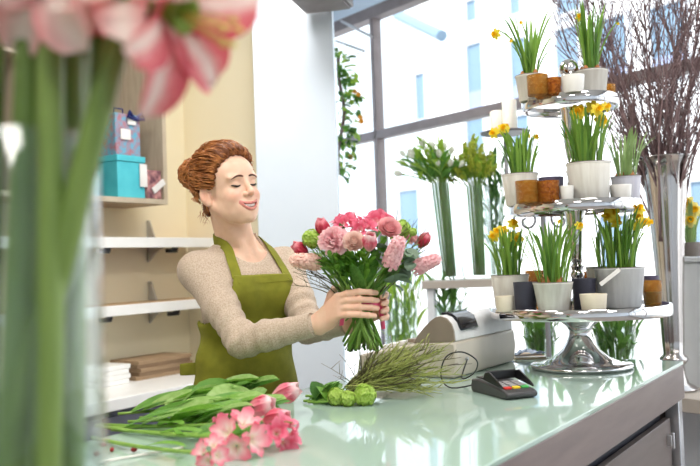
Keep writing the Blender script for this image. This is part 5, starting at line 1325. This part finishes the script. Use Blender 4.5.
# twig bundle lying in front of the till
b0 = onC(352, 400, .0); tips = []
rt2 = random.Random(21)
for k in range(120):
    tp = Wz(rt2.uniform(392, 442), rt2.uniform(384, 398), CZ + .004); tp = Wz(rt2.uniform(385, 443), 392, CZ + .004) + V((rt2.uniform(-.03, .05), rt2.uniform(-.12, .12), rt2.uniform(.005, .13) ** 1.0))
    st0 = b0 + V((rt2.uniform(-.02, .02), rt2.uniform(-.02, .04), .006 + rt2.uniform(0, .035)))
    o = thing('broom_twig', 'wiry green twig in the bundle lying in front of the till', 'twig', b0, 0, 'twig bundle on the counter')
    pts = bez(st0 - b0, (st0.lerp(tp, .5) - b0) + V((0, 0, rt2.uniform(.0, .03))), tp - b0, 6); b = MB().tube(pts, [.0019, .0018, .0016, .0014, .0012, .0010, .0007], 4)
    for j in range(10):
        i = rt2.randint(1, 5); q = pts[i].lerp(pts[i + 1], rt2.random()); d = (pts[i + 1] - pts[i]).normalized(); e = q + (d + V((rt2.uniform(-.6, .6), rt2.uniform(-.6, .6), rt2.uniform(-.2, .7)))).normalized() * rt2.uniform(.02, .06)
        e.z = max(e.z, .002); b.tube([q, e], [.0012, .0006], 4)
    b.build('twig', 'twig_olive' if k % 4 else 'twig_dark', o, angle=180)
for k, (x, y, dx, dz) in enumerate(((366, 350, .02, .16), (380, 345, .05, .17), (345, 372, -.08, .10), (372, 360, .02, .14), (352, 378, -.05, .06), (360, 365, -.03, .12), (388, 340, .07, .19), (393, 352, .08, .15))):
    o = thing('broom_twig', 'fine twig standing up from the bundle below the bouquet stems', 'twig', b0, 0, 'upright twigs on the counter'); e = V((dx, U(-.04, .1), dz))
    pts = bez((0.02, 0, .02), (dx * .3 + .03, .02, dz * .5), e, 6); b = MB().tube(pts, [.0014, .0013, .0012, .001, .0009, .0007, .0004], 4)
    for j in range(7): q = pts[1 + j % 5]; b.tube([q, q + V((U(-.03, .03), U(-.03, .03), U(.01, .035)))], [.0008, .0004], 4)
    b.build('twig', 'twig_dark', o, angle=180)
# bits on the counter in front
M('berry', (150, 40, 40), .35)
for k, (x, y) in enumerate(((134, 452), (103, 447), (97, 456), (112, 452))):
    p = onC(x, y); o = thing('fallen_berry', ('dark red berry on the white stick', 'red petal scrap near the vase, upper', 'red petal scrap near the vase, lower', 'red scrap between the vase and the white stick')[k], 'scrap', p, U(0, 3), 'scraps on the counter')
    MB().ball((0, 0, .005), .006, 8, 6, sq=(1.2, .8, .8)).build('berry', 'berry', o, angle=180); MB().tube([(0, 0, .006), (.008, 0, .010)], .0008, 4).build('stalk', 'stem_green', o)
A, Bp = onC(98, 464), onC(182, 449)
o = thing('white_stick', 'thin white stick lying on the counter below the cut flowers', 'stick', A)
MB().tube([(0, 0, .003), tuple(Bp - A + V((0, 0, .003)))], .0025, 6).build('rod', 'cup_white', o); MB().ball(Bp - A + V((0, 0, .003)), .003, 6, 5).build('tip', 'cup_cream', o)
# ---------------------------------------------------------------- till, card terminal, small items
M('till_beige', (206, 196, 182), .45, col2=(200, 190, 176)); M('till_white', (232, 230, 230), .4); M('till_brown', (150, 136, 122), .5); M('screen_dark', (18, 20, 28), .12)
TM = Matrix.Translation((.31, 2.62, CZ + .001)) @ Matrix.Rotation(CANG, 4, 'Z')
till = thing('cash_register', 'beige cash register on the counter beside the card terminal', 'cash register', mat=TM)
def extr(b, prof, x0, x1):
    """profile in (y, z) pulled along local x"""
    n = len(prof); vs = [(x0, y, z) for y, z in prof] + [(x1, y, z) for y, z in prof]
    b.add(vs, [tuple(range(n)), tuple(range(n, 2 * n))[::-1]] + [(i, n + i, n + (i + 1) % n, (i + 1) % n) for i in range(n)]); return b
low = [(0, .012), (.004, .0), (.34, .0), (.35, .01), (.352, .062), (.31, .072), (.14, .105), (.0, .112), (-.006, .06)]
extr(MB(), low, 0, .47).build('base', 'till_beige', till, bevel=.008, smooth=True)
arc = [(.002, .112), (.004, .145), (.012, .168), (.028, .186), (.048, .193), (.066, .190), (.085, .178), (.11, .156), (.135, .130), (.15, .104)]
extr(MB(), arc, .012, .46).build('upper_housing', 'till_white', till, bevel=.004)
extr(MB(), [(y * .96 + .002, .112 + (z - .112) * .97) for y, z in arc], .004, .014).build('side_panel', 'till_brown', till)
extr(MB(), [(.0, .142), (-.004, .146), (.010, .184), (.040, .202), (.066, .199), (.07, .192), (.03, .18)], .045, .17).build('customer_display', 'screen_dark', till, bevel=.004)
k_ = MB()
kb = thing  # keys sit on the woman's side
for i in range(6):
    for j in range(4):
        MB().box((.08 + i * .05, .19 + j * .035, .106 - (j * .035) * .22), (.036, .024, .012)).build('key', 'till_white' if j else 'till_brown', till, bevel=.002)
MB().lathe([(0, 0), (.006, 0), (.006, .01), (.003, .012), (0, .012)], 12, mat=Matrix.Translation((.06, -.004, .055)) @ Matrix.Rotation(R(90), 4, 'X')).build('lock', 'alu', till)
cp = TM @ V((.0, .035, .06))
# card terminal
tx = onC(503, 394); ta = math.atan2(-.95, .36)
tm = thing('card_terminal', 'dark grey card payment terminal on the glass counter', 'card terminal', tx, ta)
n_ = MB(); pr = [(-.098, .004), (-.09, .0), (.085, .0), (.098, .005), (.099, .016), (.085, .022), (.02, .031), (-.05, .038), (-.09, .034), (-.1, .022)]
vs = []; 
for s, w in ((-1, .047), (1, .047)): vs += [(x, s * (w if i not in (0, 9) else w * .86), z) for i, (x, z) in enumerate(pr)]
q = len(pr); n_.add(vs, [tuple(range(q))[::-1], tuple(range(q, 2 * q))] + [(i, (i + 1) % q, q + (i + 1) % q, q + i) for i in range(q)])
M('terminal_grey', (66, 64, 66), .4)
n_.build('body', 'terminal_grey', tm, bevel=.005)
for s in (-1, 1):
    sh = [(-.02, .040), (-.010, .060), (.012, .064), (.045, .050), (.078, .032), (.078, .026), (.02, .034)]; b = MB(); vs = [(x, s * .044, z) for x, z in sh] + [(x, s * .049, z) for x, z in sh]; q = len(sh)
    b.add(vs, [tuple(range(q)), tuple(range(q, 2 * q))[::-1]] + [(i, q + i, q + (i + 1) % q, (i + 1) % q) for i in range(q)]); b.build('side_shield', 'black_plastic', tm, bevel=.002)
b = MB(); b.box((-.010, 0, .051), (.006, .092, .024)); b.build('back_shield', 'black_plastic', tm, bevel=.003)
MB().box((-.055, 0, .0390), (.055, .07, .003)).build('screen', 'screen_dark', tm, bevel=.001)
M('key_red', (214, 52, 44), .4); M('key_yellow', (240, 200, 50), .4); M('key_green', (70, 170, 80), .4); M('key_grey', (150, 146, 146), .45)
sl = math.atan2(-.009, .065)
def tz_(x): return .031 - (x - .02) * .1385
for i in range(4):
    for j in range(3):
        x = .018 + i * .0165; mt = 'key_grey' if i < 3 else ('key_red', 'key_yellow', 'key_green')[j]
        MB().box((0, 0, .002), (.012, .020, .005)).build('key', mt, tm, bevel=.001, mat=Matrix.Translation((x, (j - 1) * .026, tz_(x))) @ Matrix.Rotation(R(8), 4, 'Y'))
cab_pts = [tm.matrix_basis @ V((-.1, 0, .02)), onC(452, 388, .004) , onC(441, 376, .03), W(446, 357, 2.44), W(462, 352, 2.40), W(477, 361, 2.42), W(474, 373, 2.48), W(462, 378, 2.55), TM @ V((.06, -.012, .055))]
cab_pts = [V(p) for p in cab_pts]
cv = []
for i in range(len(cab_pts) - 1):
    p0, p1, p2, p3 = cab_pts[max(0, i - 1)], cab_pts[i], cab_pts[i + 1], cab_pts[min(len(cab_pts) - 1, i + 2)]
    for t in (0, .2, .4, .6, .8): cv.append(.5 * ((2 * p1) + (-p0 + p2) * t + (2 * p0 - 5 * p1 + 4 * p2 - p3) * t * t + (-p0 + 3 * p1 - 3 * p2 + p3) * t ** 3))
cv.append(cab_pts[-1])
tag(MB().tube(cv, .0022, 8).build('cable', 'black_plastic', angle=180), 'black looping cable from the card terminal to the cash register', 'cable')
# notepad with folded clear wrap
M('pad_tan', (206, 178, 150), .6); M('wrap_blue', (190, 206, 232), .15, trans=.5, ior=1.2)
np_ = onC(528, 357); pad = thing('notepad', 'tan notepad lying behind the card terminal', 'notepad', np_, CANG + .5)
MB().box((0, 0, .004), (.15, .11, .008)).build('pages', 'pad_tan', pad, bevel=.001); MB().box((-.07, 0, .0087), (.015, .11, .0014)).build('binding', 'till_white', pad)
wp = thing('clear_wrap', 'crumpled bluish clear wrap lying on the tan notepad', 'wrapping', np_ + V((0, 0, .0095)), .3)
b = MB(); rr = random.Random(9); g = [[(-.06 + .12 * i / 8, -.03 + .06 * j / 5, .002 + rr.uniform(.0, .024) * (1 - abs(i - 4) / 5)) for j in range(6)] for i in range(9)]
o = b.patch(g).build('sheet', 'wrap_blue', wp, smooth=False); o.modifiers.new('t', 'SOLIDIFY').thickness = .0012

# ---------------------------------------------------------------- foreground: glass vase of amaryllis on the near end of the counter
VD = .80; vp = W(14, 300, VD); VP = V((vp.x, vp.y, CZ + .001)); VR, VH = .081, W(100, 135, VD).z - CZ
av = thing('amaryllis_vase', 'large clear glass cylinder vase of amaryllis in the foreground', 'vase', VP)
MB().lathe([(0, 0), (VR - .004, 0), (VR, .005), (VR, VH - .002), (VR - .002, VH), (VR - .004, VH), (VR - .005, VH - .003), (VR - .005, .016), (0, .014)], 64).build('glass', 'vase_glass', av, angle=60)
M('amaryllis_stem', (92, 118, 52), .42, col2=(122, 146, 72), scale=8, stretch=(4, 4, .4))
MG('amaryllis_petal', [(0, (252, 232, 224)), (.18, (248, 204, 198)), (.45, (232, 122, 128)), (1, (204, 48, 74))], across=.036, nscale=260, namt=.22, transl=.35)
MG('amaryllis_white', [(0, (252, 236, 226)), (.35, (250, 218, 212)), (.75, (244, 178, 176)), (1, (226, 110, 120))], across=.036, nscale=260, namt=.2, transl=.35)
M('amaryllis_throat', (150, 176, 70), .5, transl=.3); M('anther', (236, 214, 120), .6)
APET = {mt: MB().patch(petal(.105, .066, 58, -8, .28, 10, 6, .52, .0, base=.22, r0=.006, ruf=.002)).mesh('petal', mt, angle=180) for mt in ('amaryllis_petal', 'amaryllis_white')}
def amaryllis(label, foot, top, blooms):
    """foot and top of the stalk as points; blooms: (point, direction, size, material)"""
    o = thing('amaryllis', label, 'flower', VP, 0, 'amaryllis in the foreground vase')
    f, t = V(foot) - VP, V(top) - VP
    MB().tube(bez(f, f.lerp(t, .5) + V((.006, 0, .02)), t, 8), [.0138] * 5 + [.0130, .0122, .0115, .0105], 14).build('stem', 'amaryllis_stem', o, angle=180)
    for (p, d, s, mt) in blooms:
        p = V(p) - VP; d = V(d).normalized(); nb = p - d * .045 * s
        pd_ = MB().tube(bez(t - V((0, 0, .008)), t.lerp(nb, .4) + V((0, 0, .012)), nb, 5), [.0055, .005, .0045, .0045, .006, .009], 8).build('flower_stalk', 'amaryllis_throat', o, angle=180)
        m = aim(nb, d, U(0, 1), s); 
        for k in range(6): put('petal', APET[mt], o, m @ Matrix.Rotation(k * PI / 3, 4, 'Z') @ Matrix.Diagonal((1, 1 - .12 * (k % 2), 1, 1)) @ Matrix.Rotation(R(U(-7, 7)), 4, 'Y'))
        b = MB(); b.lathe([(.006, -.004), (.010, .01), (.018, .035), (.012, .03), (.0, .012)], 12)
        b.build('throat', 'amaryllis_throat', o, angle=180, mat=m)
        for k in range(5):
            a = k * 1.257; b = MB().tube([(0, 0, .02), (.008 * math.cos(a), .008 * math.sin(a) , .06), (.012 * math.cos(a), .012 * math.sin(a), .082)], .001, 5); b.ball((.012 * math.cos(a), .012 * math.sin(a), .084), .003, 6, 5, sq=(1, 1, 1.6))
            b.build('stamen', 'anther', o, angle=180, mat=m)
def fp(px, d): q = W(px, 640, d); return (q.x, q.y, CZ + .018)
am_w, am_p = 'amaryllis_white', 'amaryllis_petal'
amaryllis('amaryllis with the large pink bloom hanging at the right of the vase', fp(-48, .77), W(126, 8, .74), [(W(196, 20, .74), (.80, -.34, -.42), .98, am_p), (W(150, 26, .80), (-.1, -.35, -.9), .7, am_p), (W(116, -30, .72), (.0, -.6, .3), .7, am_w)])
amaryllis('amaryllis with the white and pink bloom at the upper left picture corner', fp(2, .76), W(30, -40, .76), [(W(24, -34, .70), (-.3, -.7, -.4), .9, am_w), (W(70, -44, .72), (.3, -.7, -.4), .8, am_w)])
amaryllis('amaryllis with the reddish bloom above the middle of the vase', fp(34, .85), W(84, -8, .82), [(W(118, -22, .80), (.4, -.5, .3), .85, am_p), (W(60, -40, .86), (-.5, .3, .3), .8, am_p)])
amaryllis('amaryllis on the leftmost stalk of the foreground vase', fp(-28, .80), W(-6, -60, .80), [(W(-40, -70, .78), (-.7, -.4, .2), .9, am_p)])
amaryllis('amaryllis on the rearmost stalk behind the right bloom', fp(-12, .85), W(112, -20, .86), [(W(150, -30, .88), (.6, .3, .4), .8, am_p)])
amaryllis('amaryllis on the second stalk from the left picture edge', fp(-6, .84), W(46, -70, .85), [(W(40, -110, .86), (-.2, .4, .8), .8, am_w)])
amaryllis('amaryllis on the front middle stalk of the foreground vase', fp(40, .745), W(50, -60, .75), [(W(66, -105, .75), (.2, -.2, .9), .8, am_w)])
amaryllis('amaryllis on the right rear stalk crossing behind the others', fp(66, .80), W(70, -50, .80), [(W(96, -96, .85), (.3, .2, .9), .8, am_p)])
